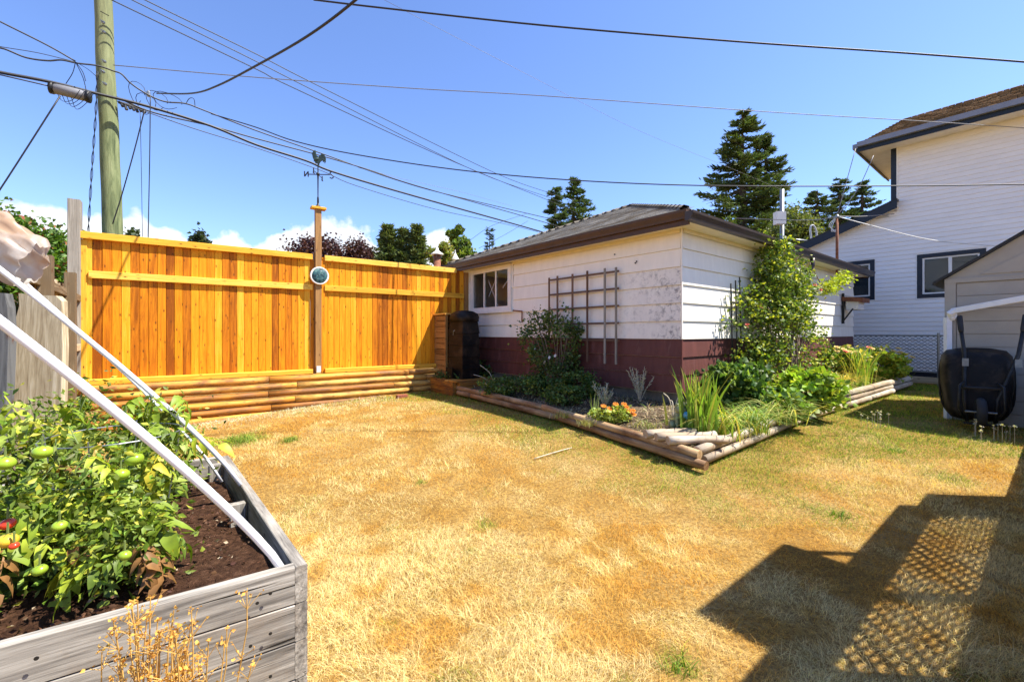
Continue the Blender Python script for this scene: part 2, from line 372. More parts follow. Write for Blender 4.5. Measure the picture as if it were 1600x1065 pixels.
def mold():
    m, t, b = newmat('siding_moldy')
    vec, r = objvec(t, (3, 3, .6)); base = ramp(t, noise(t, vec, 3, 5, .6), [(.3, (.81, .76, .667)), (.7, (.886, .834, .731))])
    v2, _ = objvec(t, (1, 1, 1)); d = noise(t, v2, 12, 9, .8, .2); k = noise(t, v2, 3.0, 3, .5)
    tcn = nn(t, 'ShaderNodeTexCoord'); sp = nn(t, 'ShaderNodeSeparateXYZ'); lk(t, tcn.outputs['Object'], sp.inputs[0])
    fx = ramp(t, math_node(t, 'MULTIPLY', sp.outputs[0], .5), [(.03, 1), (.25, .55), (.62, 0)])
    f = math_node(t, 'MULTIPLY', math_node(t, 'MULTIPLY', ramp(t, d, [(.48, 0), (.60, .8)]), ramp(t, k, [(.38, .15), (.58, 1)])), fx)
    c = mixc(t, math_node(t, 'MULTIPLY', fx, .14), base, (.40, .37, .38)); c = mixc(t, f, c, (.10, .09, .10)); lk(t, c, b.inputs['Base Color']); b.inputs['Roughness'].default_value = .7; bump(t, b, d, .15, .01); return m
M['mold'] = mold()

# ------------------------------------------------------------------ numpy leaf meshes
def vnoise(x, y, sc, seed=0):
    x = np.asarray(x)*sc+seed*17.3; y = np.asarray(y)*sc+seed*9.1
    xi = np.floor(x); yi = np.floor(y); fx = x-xi; fy = y-yi; fx = fx*fx*(3-2*fx); fy = fy*fy*(3-2*fy)
    def h(a, b): return np.modf(np.abs(np.sin(a*127.1+b*311.7+seed)*43758.5453))[0]
    return (h(xi, yi)*(1-fx)+h(xi+1, yi)*fx)*(1-fy)+(h(xi, yi+1)*(1-fx)+h(xi+1, yi+1)*fx)*fy
def npmesh(name, verts, faces, cols, mat, parent=None, origin=None, smooth=False):
    org = np.array(wloc(parent) if (parent and origin is None) else (origin if origin is not None else (0, 0, 0)))
    me = bpy.data.meshes.new(name); nv = len(verts); nf, k = faces.shape
    me.vertices.add(nv); me.vertices.foreach_set('co', (verts-org).astype(np.float32).ravel())
    me.loops.add(nf*k); me.loops.foreach_set('vertex_index', faces.astype(np.int32).ravel())
    me.polygons.add(nf); me.polygons.foreach_set('loop_start', np.arange(0, nf*k, k, dtype=np.int32)); me.polygons.foreach_set('loop_total', np.full(nf, k, dtype=np.int32))
    if smooth: me.polygons.foreach_set('use_smooth', np.ones(nf, dtype=bool))
    me.update(calc_edges=True)
    if cols is not None:
        a = me.color_attributes.new('Col', 'FLOAT_COLOR', 'POINT')
        c4 = np.ones((nv, 4), np.float32); c4[:, :3] = cols; a.data.foreach_set('color', c4.ravel())
    me.materials.append(mat); o = bpy.data.objects.new(name, me); COL.objects.link(o)
    if parent: o.parent = parent
    elif origin is not None: o.location = origin
    return o
def rdir(n, zb=0.0):
    v = rng.normal(size=(n, 3)); v[:, 2] += zb; return v/np.linalg.norm(v, axis=1, keepdims=True)
def jcol(n, base, j=.25, alt=None, altp=0):
    base = np.array(base); c = base[None]*(1+rng.uniform(-j, j, (n, 1)))*(1+rng.uniform(-j*.25, j*.25, (n, 3)))
    if alt is not None:
        k = rng.random(n) < altp; c[k] = np.array(alt)*(1+rng.uniform(-.25, .25, (k.sum(), 1)))
    return np.clip(c, 0, 1)
def leaves(C, Ld, Wd, cols):
    """folded four-point leaves: C base, Ld length vectors, Wd half-width vectors"""
    n = len(C); Nn = np.cross(Ld, Wd); Nn /= (np.linalg.norm(Nn, axis=1, keepdims=True)+1e-9)
    wl = np.linalg.norm(Wd, axis=1, keepdims=True)
    V = np.stack([C, C+.45*Ld+Wd+Nn*wl*.35, C+Ld-Nn*wl*.3, C+.45*Ld-Wd+Nn*wl*.35], 1).reshape(-1, 3)
    b = np.arange(n)[:, None]*4; Fc = np.concatenate([b+np.array([[0, 1, 2]]), b+np.array([[0, 2, 3]])], 1).reshape(-1, 3)
    return V, Fc, np.repeat(cols, 4, 0)
def randleaves(C, size, cols, up=.3, aspect=.38, droop=0.0):
    n = len(C); Ld = rdir(n); Ld[:, 2] = Ld[:, 2]*.6+up-droop; Ld /= np.linalg.norm(Ld, axis=1, keepdims=True)
    W_ = np.cross(Ld, rdir(n)); W_ /= (np.linalg.norm(W_, axis=1, keepdims=True)+1e-9)
    s = size*rng.uniform(.6, 1.25, (n, 1)); return leaves(C, Ld*s, W_*s*aspect, cols)
def merge(L):
    vs, fs, cs, o = [], [], [], 0
    for v, f, c in L: vs.append(v); fs.append(f+o); cs.append(c); o += len(v)
    return np.concatenate(vs), np.concatenate(fs), np.concatenate(cs)
def blades(base, h, w, leanv, cols, seg=3, droop=.4):
    """grass/strap blades: base Nx3, height N, width N, lean vectors Nx2"""
    n = len(base); th = rng.uniform(0, 2*np.pi, n); wd = np.stack([np.cos(th), np.sin(th), np.zeros(n)], 1)*w[:, None]*.5
    rows = []
    for i in range(seg+1):
        t = i/seg; p = base.copy(); p[:, 0] += leanv[:, 0]*h*t**1.7; p[:, 1] += leanv[:, 1]*h*t**1.7
        p[:, 2] += h*(t-droop*t**2.2)
        k = (1-t)**.6 if i < seg else 0
        if i < seg: rows.append(p-wd*k); rows.append(p+wd*k)
        else: rows.append(p)
    m = 2*seg+1; V = np.stack(rows, 1).reshape(-1, 3); b = np.arange(n)[:, None]*m
    tri = []
    for i in range(seg-1): a = 2*i; tri += [[a, a+1, a+3], [a, a+3, a+2]]
    a = 2*(seg-1); tri.append([a, a+1, a+2])
    Fc = np.concatenate([b+np.array([x]) for x in tri], 1).reshape(-1, 3)
    return V, Fc, np.repeat(cols, m, 0)

# ================================================================== SETTING: ground
def ground():
    xs = sorted(set([-3000, -600, -150, -60, -30, -20]+[round(-14+.25*i, 3) for i in range(113)]+[20, 30, 60, 150, 600, 3000]))
    ys = sorted(set([-3000, -600, -100, -30, -10, -5, -2]+[round(-1+.25*i, 3) for i in range(77)]+[22, 30, 60, 150, 600, 3000]))
    X, Y = np.meshgrid(xs, ys); Zz = g(X, Y)
    near = (np.abs(X) < 14) & (Y > -1) & (Y < 18); Zz = Zz+np.where(near, (vnoise(X, Y, 1.3, 3)-.5)*.02, 0)
    V = np.stack([X, Y, Zz], -1).reshape(-1, 3); nx = len(xs); ny = len(ys)
    i, j = np.meshgrid(np.arange(nx-1), np.arange(ny-1)); a = (j*nx+i).ravel()
    o = npmesh('ground', V, np.stack([a, a+1, a+nx+1, a+nx], 1), None, M['ground'], smooth=True); tag(o, kind='structure')
ground()
# bed outline (plan): log corner, left arm end, right arm end
BC = Vector((1.80, 4.33, 0)); BLd = Vector((-.564, .826, 0)).normalized(); BRd = Vector((.790, .613, 0)).normalized()
BL_LEN = 5.5; BR_LEN = 9.3
BL = BC+BLd*BL_LEN; BR = BC+BRd*BR_LEN
def inpoly(x, y, poly):
    c = np.zeros(np.shape(x), bool); n = len(poly)
    for i in range(n):
        x1, y1 = poly[i]; x2, y2 = poly[(i+1) % n]
        k = ((y1 > y) != (y2 > y)) & (x < (x2-x1)*(y-y1)/(y2-y1+1e-12)+x1); c ^= k
    return c
GW = 5.83; GL = 8.10
gA = GC; gB = GC+D*GL; gC_ = gB+E*GW; gD = GC+E*GW
bedpoly = [(BC.x, BC.y), (BR.x, BR.y), ((gB).x+.3, (gB).y+.1), (gA.x, gA.y), (gA+E*5.2).to_2d()[:], (BL.x, BL.y)]
def segdist(x, y, a, b):
    ax, ay = a; bx, by = b; dx, dy = bx-ax, by-ay; t = np.clip(((x-ax)*dx+(y-ay)*dy)/(dx*dx+dy*dy), 0, 1)
    return np.hypot(x-ax-t*dx, y-ay-t*dy)
def bedz(x, y):
    dl = np.minimum(segdist(x, y, BC[:2], BL[:2]), segdist(x, y, BC[:2], BR[:2]))
    return g(x, y)+.125+.12*sst(dl/1.1)+(vnoise(x, y, 6, 5)-.5)*.03
def soilbed():
    n = 34; rows = []
    outer = [BL.lerp(BC, i/n) for i in range(n)]+[BC.lerp(BR, i/n) for i in range(n+1)]
    I1 = GC+E*5.3; I2 = gB+D*.15
    inner = [I1.lerp(GC, i/n) for i in range(n)]+[GC.lerp(I2, i/n) for i in range(n+1)]
    V, Fs = [], []; m = 9
    for a, b in zip(outer, inner):
        for k in range(m+1):
            p = a.lerp(b, k/m); z = float(bedz(p.x, p.y)); V.append((p.x, p.y, z))
    for i in range(len(outer)-1):
        for k in range(m): q = i*(m+1)+k; Fs.append((q, q+m+1, q+m+2, q+1))
    o = npmesh('garden_bed_soil', np.array(V), np.array(Fs), None, M['soil'], smooth=True); tag(o, kind='structure')
soilbed()
def bedpts(n, pred=None):
    x = rng.uniform(-1.6, 9.4, n*4); y = rng.uniform(4.2, 11, n*4); k = inpoly(x, y, bedpoly)
    if pred is not None: k &= pred(x, y)
    x = x[k][:n]; y = y[k][:n]; return np.stack([x, y, bedz(x, y)], 1)
# mulch chips and dry litter on the bed
pc = bedpts(26000); pc[:, 2] += .004
Ld = rdir(len(pc)); Ld[:, 2] *= .2; s = rng.uniform(.015, .06, (len(pc), 1)); Wd = np.cross(Ld, np.array([[0, 0, 1.]])); Wd[:, 2] += rng.uniform(-.3, .3, len(pc))
cl = jcol(len(pc), (.40, .31, .20), .5, (.13, .09, .06), .35)
tag(npmesh('mulch_chips', *leaves(pc, Ld*s, Wd*s*.22, cl), M['blade']), 'dry mulch chips and twigs littering the garden bed', 'mulch', kind='stuff')

def litter():
    p = bedpts(2600); n = len(p); a = rng.uniform(0, 6.28, n); L = rng.uniform(.3, 1.6, n)
    V, Fc, C = blades(p, rng.uniform(.05, .16, n), rng.uniform(.004, .008, n), np.stack([np.cos(a)*L, np.sin(a)*L], 1), jcol(n, (.52, .42, .25), .4, (.14, .22, .035), .35), 3, .5)
    tag(npmesh('dry_bed_grass', V, Fc, C, M['blade']), 'dead straw and sparse green grass scattered over the garden bed', 'grass', kind='stuff')
litter()
# ------------------------------------------------------------------ garage
CRS = .248; ZM = 1.316; ZS = 2.815; OH = .27
def garage():
    T = thing('garage', GC+Vector((0, 0, .15)), 'low white sided garage with maroon base, hipped grey shingle roof and brown gutters', 'garage')
    th = .02
    # core walls (behind the boards), left wall has a window opening
    W0, W1 = 3.66, 5.12; zb, zt = 1.87, 2.80
    mb = MB(); i_ = -NL*.12
    def lw(s0, s1, z0, z1): mb.box(GC+E*s0+Z*z0, E*(s1-s0), i_, Z*(z1-z0))
    lw(0, W0, .565, ZS); lw(W1, GW, .565, ZS); lw(W0, W1, .565, zb-.04); lw(W0, W1, zt-.03, ZS)
    mb.build('wall', M['trim'], T)
    MB().box(GC+D*.12+Z*.565, D*(GL-.24), -NR*.12, Z*(ZS-.565)).build('wall', M['trim'], T)
    MB().box(gD+D*.12+Z*.565, D*(GL-.24), NR*.12, Z*(ZS-.565)).build('wall', M['trim'], T)
    MB().box(gB+Z*.565, E*GW, -D*.12, Z*(ZS-.565)).build('wall', M['trim'], T)
    MB().box(GC+D*.03-NR*.03+Z*.0, D*(GL-.06), E*(GW-.06), Z*.562).build('foundation', M['concrete'], T)
    # siding courses
    for k in range(-3, 6):
        z0 = ZM+k*CRS; hz = CRS-.004
        if k == 5: hz = ZS-z0
        mt = M['siding'] if k >= 0 else M['maroon']
        ml = mt if k < 0 or k > 3 else M['mold']
        # right wall: x along D, y outward
        j = 0; x = 0.0; cuts = [0]
        while x < GL: x += random.uniform(2.3, 2.5); cuts.append(min(x, GL))
        for a, b in zip(cuts[:-1], cuts[1:]):
            if b-a < .05: continue
            # local y = z cross x ; for x=-D we get y = -(Z x D) = -E = NR (outward)
            piece('siding_board', T, mt, GC+D*(b-.0015)+Z*z0, -D, Z, b-a-.003, .026, hz, kind='lap')
        spans = [(0, GW)] if z0 < 1.7 else [(0, W0-.06), (W1+.06, GW)]
        for (a0, b0) in spans:
            x = a0
            while x < b0-.01:
                x2 = min(x+random.uniform(2.35, 2.45), b0)
                if b0-x2 < .3: x2 = b0
                if k in (1, 2) : mt2 = M['mold'] if x < .5 else mt
                else: mt2 = M['mold'] if (0 <= k <= 3 and x < .5) else mt
                # x=E -> y = Z x E = -D = NL (outward)
                piece('siding_board', T, mt2, GC+E*(x+.001)+Z*z0, E, Z, x2-x-.002, .026, hz, kind='lap')
                x = x2
    # corner bead
    MB().box(GC+NR*.0265+NL*.0265+Z*.58, -NR*.022, -NL*.022, Z*(ZM-.59)).build('corner_trim', M['maroon'], T)
    MB().box(GC+NR*.0265+NL*.0265+Z*(ZM+.001), -NR*.018, -NL*.018, Z*(ZS-ZM-.002)).build('corner_trim', M['siding'], T)
    # soffit, fascia, gutter
    e0 = GC+NR*OH+NL*OH; LX = GL+2*OH; WX = GW+2*OH
    MB().box(e0+Z*ZS, D*LX, E*WX, Z*.02).build('soffit', M['soffit'], T)
    MB().box(GC+NR*.027+Z*(ZS-.05), D*GL, NR*.015, Z*.049).build('frieze', M['soffit'], T)
    MB().box(GC+NL*.027+Z*(ZS-.05), E*3.6, NL*.015, Z*.049).build('frieze', M['soffit'], T)
    MB().box(e0+Z*(ZS-.03), E*WX, NL*.025, Z*.19).build('fascia', M['fascia'], T)
    MB().box(e0+E*WX+Z*(ZS-.03), D*LX, E*.025, Z*.19).build('fascia', M['fascia'], T)
    MB().box(e0+D*LX+Z*(ZS-.03), E*WX, D*.025, Z*.19).build('fascia', M['fascia'], T)
    def gut(o, a, n, L):   # k-style gutter section swept along a
        sec = [(0, 0), (.075, 0), (.082, .03), (.11, .085), (.115, .115), (.105, .115), (.0, .11)]
        m_ = MB(); b = len(m_.v)
        for q in (0, L):
            for (x, z) in sec: m_.v.append(o+a*q+n*x+Z*z)
        ns = len(sec)
        for i in range(ns): m_.f.append((i, (i+1) % ns, (i+1) % ns+ns, i+ns))
        m_.f.append(tuple(reversed(range(ns)))); m_.f.append(tuple(range(ns, 2*ns))); return m_
    gut(e0-D*.12+Z*(ZS-.0), D, NR, LX+.2).build('gutter', M['gutter'], T)
    gut(e0+NL*.026+Z*(ZS+.04), E, NL*.55, WX).build('gutter', M['fascia'], T)
    # hipped roof deck
    zt0 = ZS+.165; hw = WX/2; rise = .42*hw; c0 = e0+Z*zt0; c1 = c0+D*LX; c2 = c1+E*WX; c3 = c0+E*WX
    r0 = c0+D*hw+E*hw+Z*rise; r1 = c1-D*hw+E*hw+Z*rise
    m = MB()
    for f in ([c0, c3, r0], [c0, r0, r1, c1], [c1, r1, c2], [c2, r1, r0, c3]):
        m.poly([p-Z*.03 for p in f])
    m.build('roof', M['shingle'], T)
    hipcap = MB()
    for a, b in ((c0, r0), (c3, r0), (c1, r1), (r0, r1)):
        L = (b-a).length; n = int(L/.22)
        for i in range(1, n):
            p = a.lerp(b, i/n); q = a.lerp(b, (i+1.25)/n) if i < n-1 else b
            hipcap.tube([p+Z*-.012, q+Z*-.022], [.07, .06], 6, False)
    hc = hipcap; 
    sh = []
    def face(o, a, L, ups, runL, ins0, ins1):
        """shingles on a roof face: eave origin o along a, upslope vector unit ups, slope length runL, insets at top"""
        rows = int(runL/.14); nrm = a.cross(ups).normalized()
        if nrm.z < 0: nrm = -nrm
        for r in range(rows+1):
            y0 = r*.14-.02; t = max(0, y0)/runL; x0 = ins0*t; x1 = L-ins1*t; x = x0-random.uniform(0, .2)
            while x < x1-.02:
                w = random.uniform(.22, .33); xa = max(x, x0); xb = min(x+w-.008, x1)
                if xb-xa > .02:
                    lift = random.uniform(.003, .008); p = [o+a*xa+ups*y0+nrm*lift, o+a*xb+ups*y0+nrm*lift, o+a*xb+ups*(y0+.16)+nrm*.003, o+a*xa+ups*(y0+.16)+nrm*.003, o+a*xa+ups*y0+nrm*-.012, o+a*xb+ups*y0+nrm*-.012]
                    sh.append((p, random.uniform(.55, 1.15)))
                x += w
    sl_ = math.hypot(hw, rise)
    face(c0, E, WX, (D*hw+Z*rise).normalized(), sl_, hw, hw)
    face(c0, D, LX, (E*hw+Z*rise).normalized(), sl_, hw, hw)
    face(c2, -E, WX, (-D*hw+Z*rise).normalized(), sl_, hw, hw)
    face(c3, D, LX, (-E*hw+Z*rise).normalized(), sl_, hw, hw)
    V = []; Fc = []; Cc = []
    for p, c in sh:
        b = len(V); V += [tuple(x) for x in p]; Fc += [(b, b+1, b+2, b+3), (b+4, b+5, b+1, b)]; Cc += [(c, c*.98, c*.95)]*6
    b = len(V); V += [tuple(x) for x in hc.v]; Cc += [(.9, .88, .84)]*len(hc.v)
    Fc += [tuple(b+i for i in f) for f in hc.f if len(f) == 4]
    o = npmesh('shingles', np.array(V), np.array(Fc), np.array(Cc), M['shingle'], T); tag(o, kind='stuff')
    # window
    wd = MB().box(GC+E*W0+Z*zb-NL*.02, E*.10, NL*.065, Z*(zt-zb)).build('window_frame', M['trim'], T)
    fr = wd
    org = GC+NL*.045
    def bar(s0, s1, z0, z1, nm='frame', dep=.05, off=0, mt='trim'):
        return MB().box(GC+E*s0+Z*z0+NL*(.045-dep+off), E*(s1-s0), NL*dep, Z*(z1-z0)).build(nm, M[mt], wd)
    bar(W1-.1, W1, zb, zt); bar(W0+.1, W1-.1, zt-.1, zt); bar(W0+.1, W1-.1, zb, zb+.08)
    bar(W0-.06, W1+.06, zb-.05, zb-.002, 'sill', .10, .04)
    a = W0+.1; b_ = W1-.1; g0 = zb+.08; g1 = zt-.1; wth = (b_-a)
    for i in (1, 2): bar(a+wth*i/3-.018, a+wth*i/3+.018, g0, g1, 'mullion', .03, -.012)
    for i in range(3):
        x0 = a+wth*i/3+(.018 if i else 0); x1 = a+wth*(i+1)/3-(.018 if i < 2 else 0)
        MB().box(GC+E*x0+Z*g0+NL*.006, E*(x1-x0), NL*.004, Z*(g1-g0)).build('pane', M['glass'], wd)
    MB().box(GC+E*(W0-.055)+Z*(ZM+4*CRS), E*.05, NL*.03, Z*(zt-ZM-4*CRS+.0)).build('window_trim', M['trim'], T)
    MB().box(GC+E*(W0-.055)+Z*(zt+.001), E*(W1-W0+.1), NL*.02, Z*(ZS-.05-zt-.002)).build('window_trim', M['soffit'], T)
    # downspout
    q = GC+NR*(OH+.05)+D*4.1
    pts = [q+Z*(ZS+.0), q+Z*(ZS-.14), q+Z*(ZS-.24)-NR*.05-D*.04, q+Z*(ZS-.33)-NR*.16-D*.16, GC+NR*.075+D*3.85+Z*(ZS-.42), GC+NR*.07+D*3.84+Z*(ZS-.6)]
    MB().tube(pts, .042, 10).build('downspout', M['gutter'], T, True)
    MB().tube([GC+NR*.07+D*3.84+Z*(ZS-.58), GC+NR*.07+D*3.84+Z*.45], .036, 8).build('downspout', M['trim'], T, True)
    # rusty hook beside the window
    MB().tube([GC+E*3.62+NL*.03+Z*1.85, GC+E*3.30+NL*.05+Z*1.82, GC+E*3.29+NL*.06+Z*1.60], .014, 5).build('bracket', M['rust'], T)
    for (s_, z_) in ((.72, 2.44), (.70, 2.46), (1.1, 2.62)):
        MB().lathe(GC+E*s_+NL*.024+Z*z_, [(.012, 0), (.01, .012)], 8, NL).build('hook', M['iron'], T)
    return T
garage()
# things seen through the window
def inside():
    c = GC+E*4.3+D*.9
    sh_ = thing('work_bench', c+Z*.5, 'cluttered bench behind the small garage window', 'bench')
    MB().box(c-E*1.0+Z*1.85, E*2.0, D*.5, Z*.04).build('top', M['cardboard'], sh_)
    for s_ in (-.95, .9): MB().box(c+E*s_+Z*.52, E*.05, D*.05, Z*1.325).build('leg', M['post_brown'], sh_)
    tag(MB().box(c-E*.5+Z*1.892, E*.3, D*.3, Z*.18).build('cardboard_box', M['cardboard'], origin=c), 'brown cardboard box seen at right through the garage window', 'box')
    tag(MB().box(c-E*.75+D*.1+Z*1.892, E*.18, D*.2, Z*.24).build('white_carton', M['whitebox'], origin=c), 'white carton at the right edge of the garage window', 'carton')
    q = GC+D*.10
    tag(MB().tube([q+E*4.62+Z*2.56, q+E*4.25+Z*1.95], .012, 6).build('white_pole', M['pvc'], origin=q+E*4.3), 'white stick leaning down to the right inside the garage window', 'stick', 'white sticks inside the garage window')
    tag(MB().tube([q+E*4.28+Z*2.62, q+E*4.6+Z*2.2], .012, 6).build('white_pole', M['pvc'], origin=q+E*4.3), 'white stick crossing the other in the middle pane of the garage window', 'stick', 'white sticks inside the garage window')
    tag(MB().tube([q+E*3.85+Z*2.55, q+E*4.1+Z*2.35], .014, 6).build('white_pole', M['pvc'], origin=q+E*4), 'white stick slanting up alone in the right pane of the garage window', 'stick', 'white sticks inside the garage window')
inside()

# ------------------------------------------------------------------ new cedar fence
def FX(t, off=0, z=0): return FP+DF*t+NF*off+Z*z
def fence():
    T = thing('cedar_fence', FX(0, 0, 0), 'new orange cedar privacy fence of vertical boards with capped top rail', 'fence')
    zb, ztop = .66, 2.83
    pit = .1035
    def panel(t0, t1, zt):
        n = int(round((t1-t0)/pit)); p_ = (t1-t0)/n
        for i in range(n):
            dz = random.uniform(-.004, .004); k = random.randint(0, 2)
            # x up, z facing NF
            piece('picket', T, M['cedar'], FX(t0+p_*(i+.5), random.uniform(-.003, .005), zb+dz), Z, NF, zt-zb, p_-.004, .018, .0035)
        for i in range(n+1):      # the boards on the far side close the gaps
            piece('rear_picket', T, M['cedar'], FX(t0+p_*min(n-.3, max(.3, i)), -.022, zb+.01), Z, NF, zt-zb-.02, .055, .016, .003)
    panel(-1.09, 1.90, ztop-.06); panel(2.10, 5.12, 2.80)
    for (a, b) in ((-1.14, 1.93), (2.14, 4.90)):
        piece('top_rail', T, M['cedar_rail'], FX(a, .042, ztop-.05), DF, Z, b-a, .05, .10)
    for (a, b) in ((-1.02, 1.93), (2.14, 5.10)):
        piece('middle_rail', T, M['cedar_rail'], FX(a, .034, 2.23), DF, Z, b-a, .04, .105)
        piece('bottom_rail', T, M['cedar_rail'], FX(a, .055, .70), DF, Z, b-a, .07, .09, .012)
    piece('frame_post', T, M['cedar_rail'], FX(-1.09, .0, .55), Z, NF, ztop-.66, .10, .05)
    piece('frame_post', T, M['cedar'], FX(1.93, .01, .66), Z, NF, ztop-.76, .055, .04)
    piece('frame_post', T, M['cedar'], FX(2.115, .01, .66), Z, NF, ztop-.76, .06, .05)
    piece('end_post', T, M['post_brown'], FX(5.17, .02, .4), Z, NF, 2.36, .09, .09)
    # tall post carrying the weather vane
    piece('tall_post', T, M['post_brown'], FX(2.02, .06, .70), Z, NF, 2.95, .105, .09)
    piece('tall_post_side', T, M['post_brown'], FX(1.975, .0, .66), Z, NF, 2.2, .04, .09)
    piece('post_cap', T, M['cedar_rail'], FX(1.90, .06, 3.672), DF, Z, .25, .16, .04)
    MB().box(FX(1.985, .108, .69), DF*.07, NF*.01, Z*.11).build('bracket', M['whitebox'], T)
fence()
def retaining():
    T = thing('timber_retaining_wall', FX(0, .12, 0), 'stacked half round timbers forming a low wall under the cedar fence', 'retaining wall')
    rows = [(.60, .12, .00), (.485, .115, .03), (.37, .115, .05), (.255, .115, .07), (.14, .115, .09), (.03, .12, .11)]
    for i, (z, h, off) in enumerate(rows):
        t = -1.3+.4*(i % 2); 
        while t < 5.4:
            L = random.uniform(2.1, 2.6); L = min(L, 5.45-t)
            if L < .2: break
            piece('timber', T, M['timber'], FX(t, .16+off, z), DF, Z, L-.008, .13, h*.97, kind='log', seed=random.randint(0, 9))
            t += L
retaining()
for i, (u, v) in enumerate(((318, 657), (620, 622))):
    q = G(u, v); tag(piece('brick', None, M['brick'], q+Z*.03, DF, Z, .2, .09, .06), ('red brick lying in the grass under the left end of the fence timbers', 'red brick half buried near the right end of the fence timbers')[i], 'brick', 'bricks along the fence foot')
def plaque():
    c = FX(2.03, .125, 1.4+(520-432)/685*float((FX(2.03)).y)); T = thing('round_plaque', c, 'round blue mosaic plaque with white rim hung on the tall fence post', 'plaque')
    MB().lathe(c-NF*.015, [(.145, 0), (.16, .008), (.16, .03), (.15, .04), (.138, .028)], 36, NF).build('rim', M['trim'], T, True)
    MB().lathe(c, [(.136, 0), (.13, .018), (.06, .024), (.001, .026)], 36, NF).build('mosaic', M['mosaic'], T, True)
plaque()
def vane():
    b = FX(2.02, .06, 3.692); T = thing('weather_vane', b, 'black iron weather vane with green rooster on top of the tall fence post', 'weather vane')
    MB().lathe(b, [(.05, 0), (.045, .02), (.02, .05), (.016, .09)], 12).build('base', M['iron'], T, True)
    MB().lathe(b, [(.018, .05), (.018, .17), (.010, .2), (.013, .5), (.018, .58), (.011, .64), (.010, .76), (.005, .84)], 8).build('rod', M['iron'], T, True)
    MB().lathe(b+Z*.575, [(.012, 0), (.03, .02), (.03, .045), (.012, .06)], 10).build('hub', M['iron'], T, True)
    a = Vector((1, .05, 0)).normalized(); w = Vector((-.05, 1, 0)).normalized(); h = .60
    MB().tube([b+Z*h-a*.17, b+Z*h+a*.21], .009, 6).build('arm', M['iron'], T)
    MB().tube([b+Z*h-w*.17, b+Z*h+w*.17], .006, 6).build('arm', M['iron'], T)
    c = b+Z*h-a*.205  # letter N (as read from behind in the photo it appears mirrored)
    MB().tube([c-a*.035-Z*.04, c-a*.035+Z*.055], .011, 5).tube([c-a*.035-Z*.035+Z*.09, c-a*.035+Z*.055], .011, 5).tube([c+a*.03-Z*.045, c+a*.03+Z*.05], .011, 5).tube([c-a*.035-Z*.04, c+a*.03+Z*.05], .011, 5).build('letter', M['iron'], T)
    c = b+Z*(h-.01)+a*.245
    pts = [c+a*(.035*math.cos(t))+Z*(.03+.028*math.sin(t)) for t in [0.3+i*.5 for i in range(8)]]
    pts += [c+a*(.035*math.cos(t))+Z*(-.026-.028*math.sin(t)) for t in [4.2-i*.0 for i in range(1)]]
    pts = [c+a*.03+Z*.05, c+a*.0+Z*.065, c-a*.03+Z*.045, c-a*.025+Z*.02, c+a*.005+Z*.002, c+a*.03-Z*.02, c+a*.028-Z*.045, c-Z*.06, c-a*.032-Z*.042]
    MB().tube(pts, .011, 5).build('letter', M['iron'], T)
    for sg in (-1, 1):
        c = b+Z*h+w*.2*sg; MB().tube([c-Z*.04, c+Z*.04], .011, 5).tube([c-Z*.04+w*.03, c-Z*.04-w*.02], .011, 5).build('letter', M['iron'], T)
    # rooster, cut from thick plate, with body swelling
    o = b+Z*.80
    pts = [(-.035, 0), (-.05, .03), (-.075, .08), (-.085, .13), (-.095, .16), (-.075, .165), (-.07, .195), (-.055, .185), (-.045, .205), (-.03, .185), (-.03, .16), (-.02, .12), (.01, .10), (.03, .125), (.055, .145), (.09, .14), (.11, .11), (.12, .07), (.115, .03), (.10, 0), (.095, .04), (.075, .02), (.07, .05), (.04, .03), (.02, .0), (.015, -.05), (.0, -.05), (.0, 0)]
    m = MB(); n = len(pts)
    for y in (-.008, .008):
        for (x, z) in pts: m.v.append(o+a*x*1.2+w*y+Z*z*1.2)
    m.f.append(tuple(range(n))); m.f.append(tuple(reversed(range(n, 2*n))))
    for i in range(n): m.f.append((i, i+n, (i+1) % n+n, (i+1) % n))
    m.build('rooster', M['vanegreen'], T)
    MB().lathe(o-a*.03+Z*.07, [(.001, -.055), (.025, -.035), (.032, 0), (.022, .04), (.001, .06)], 10, (a*.5+Z*.3)).build('rooster_body', M['vanegreen'], T, True)
vane()

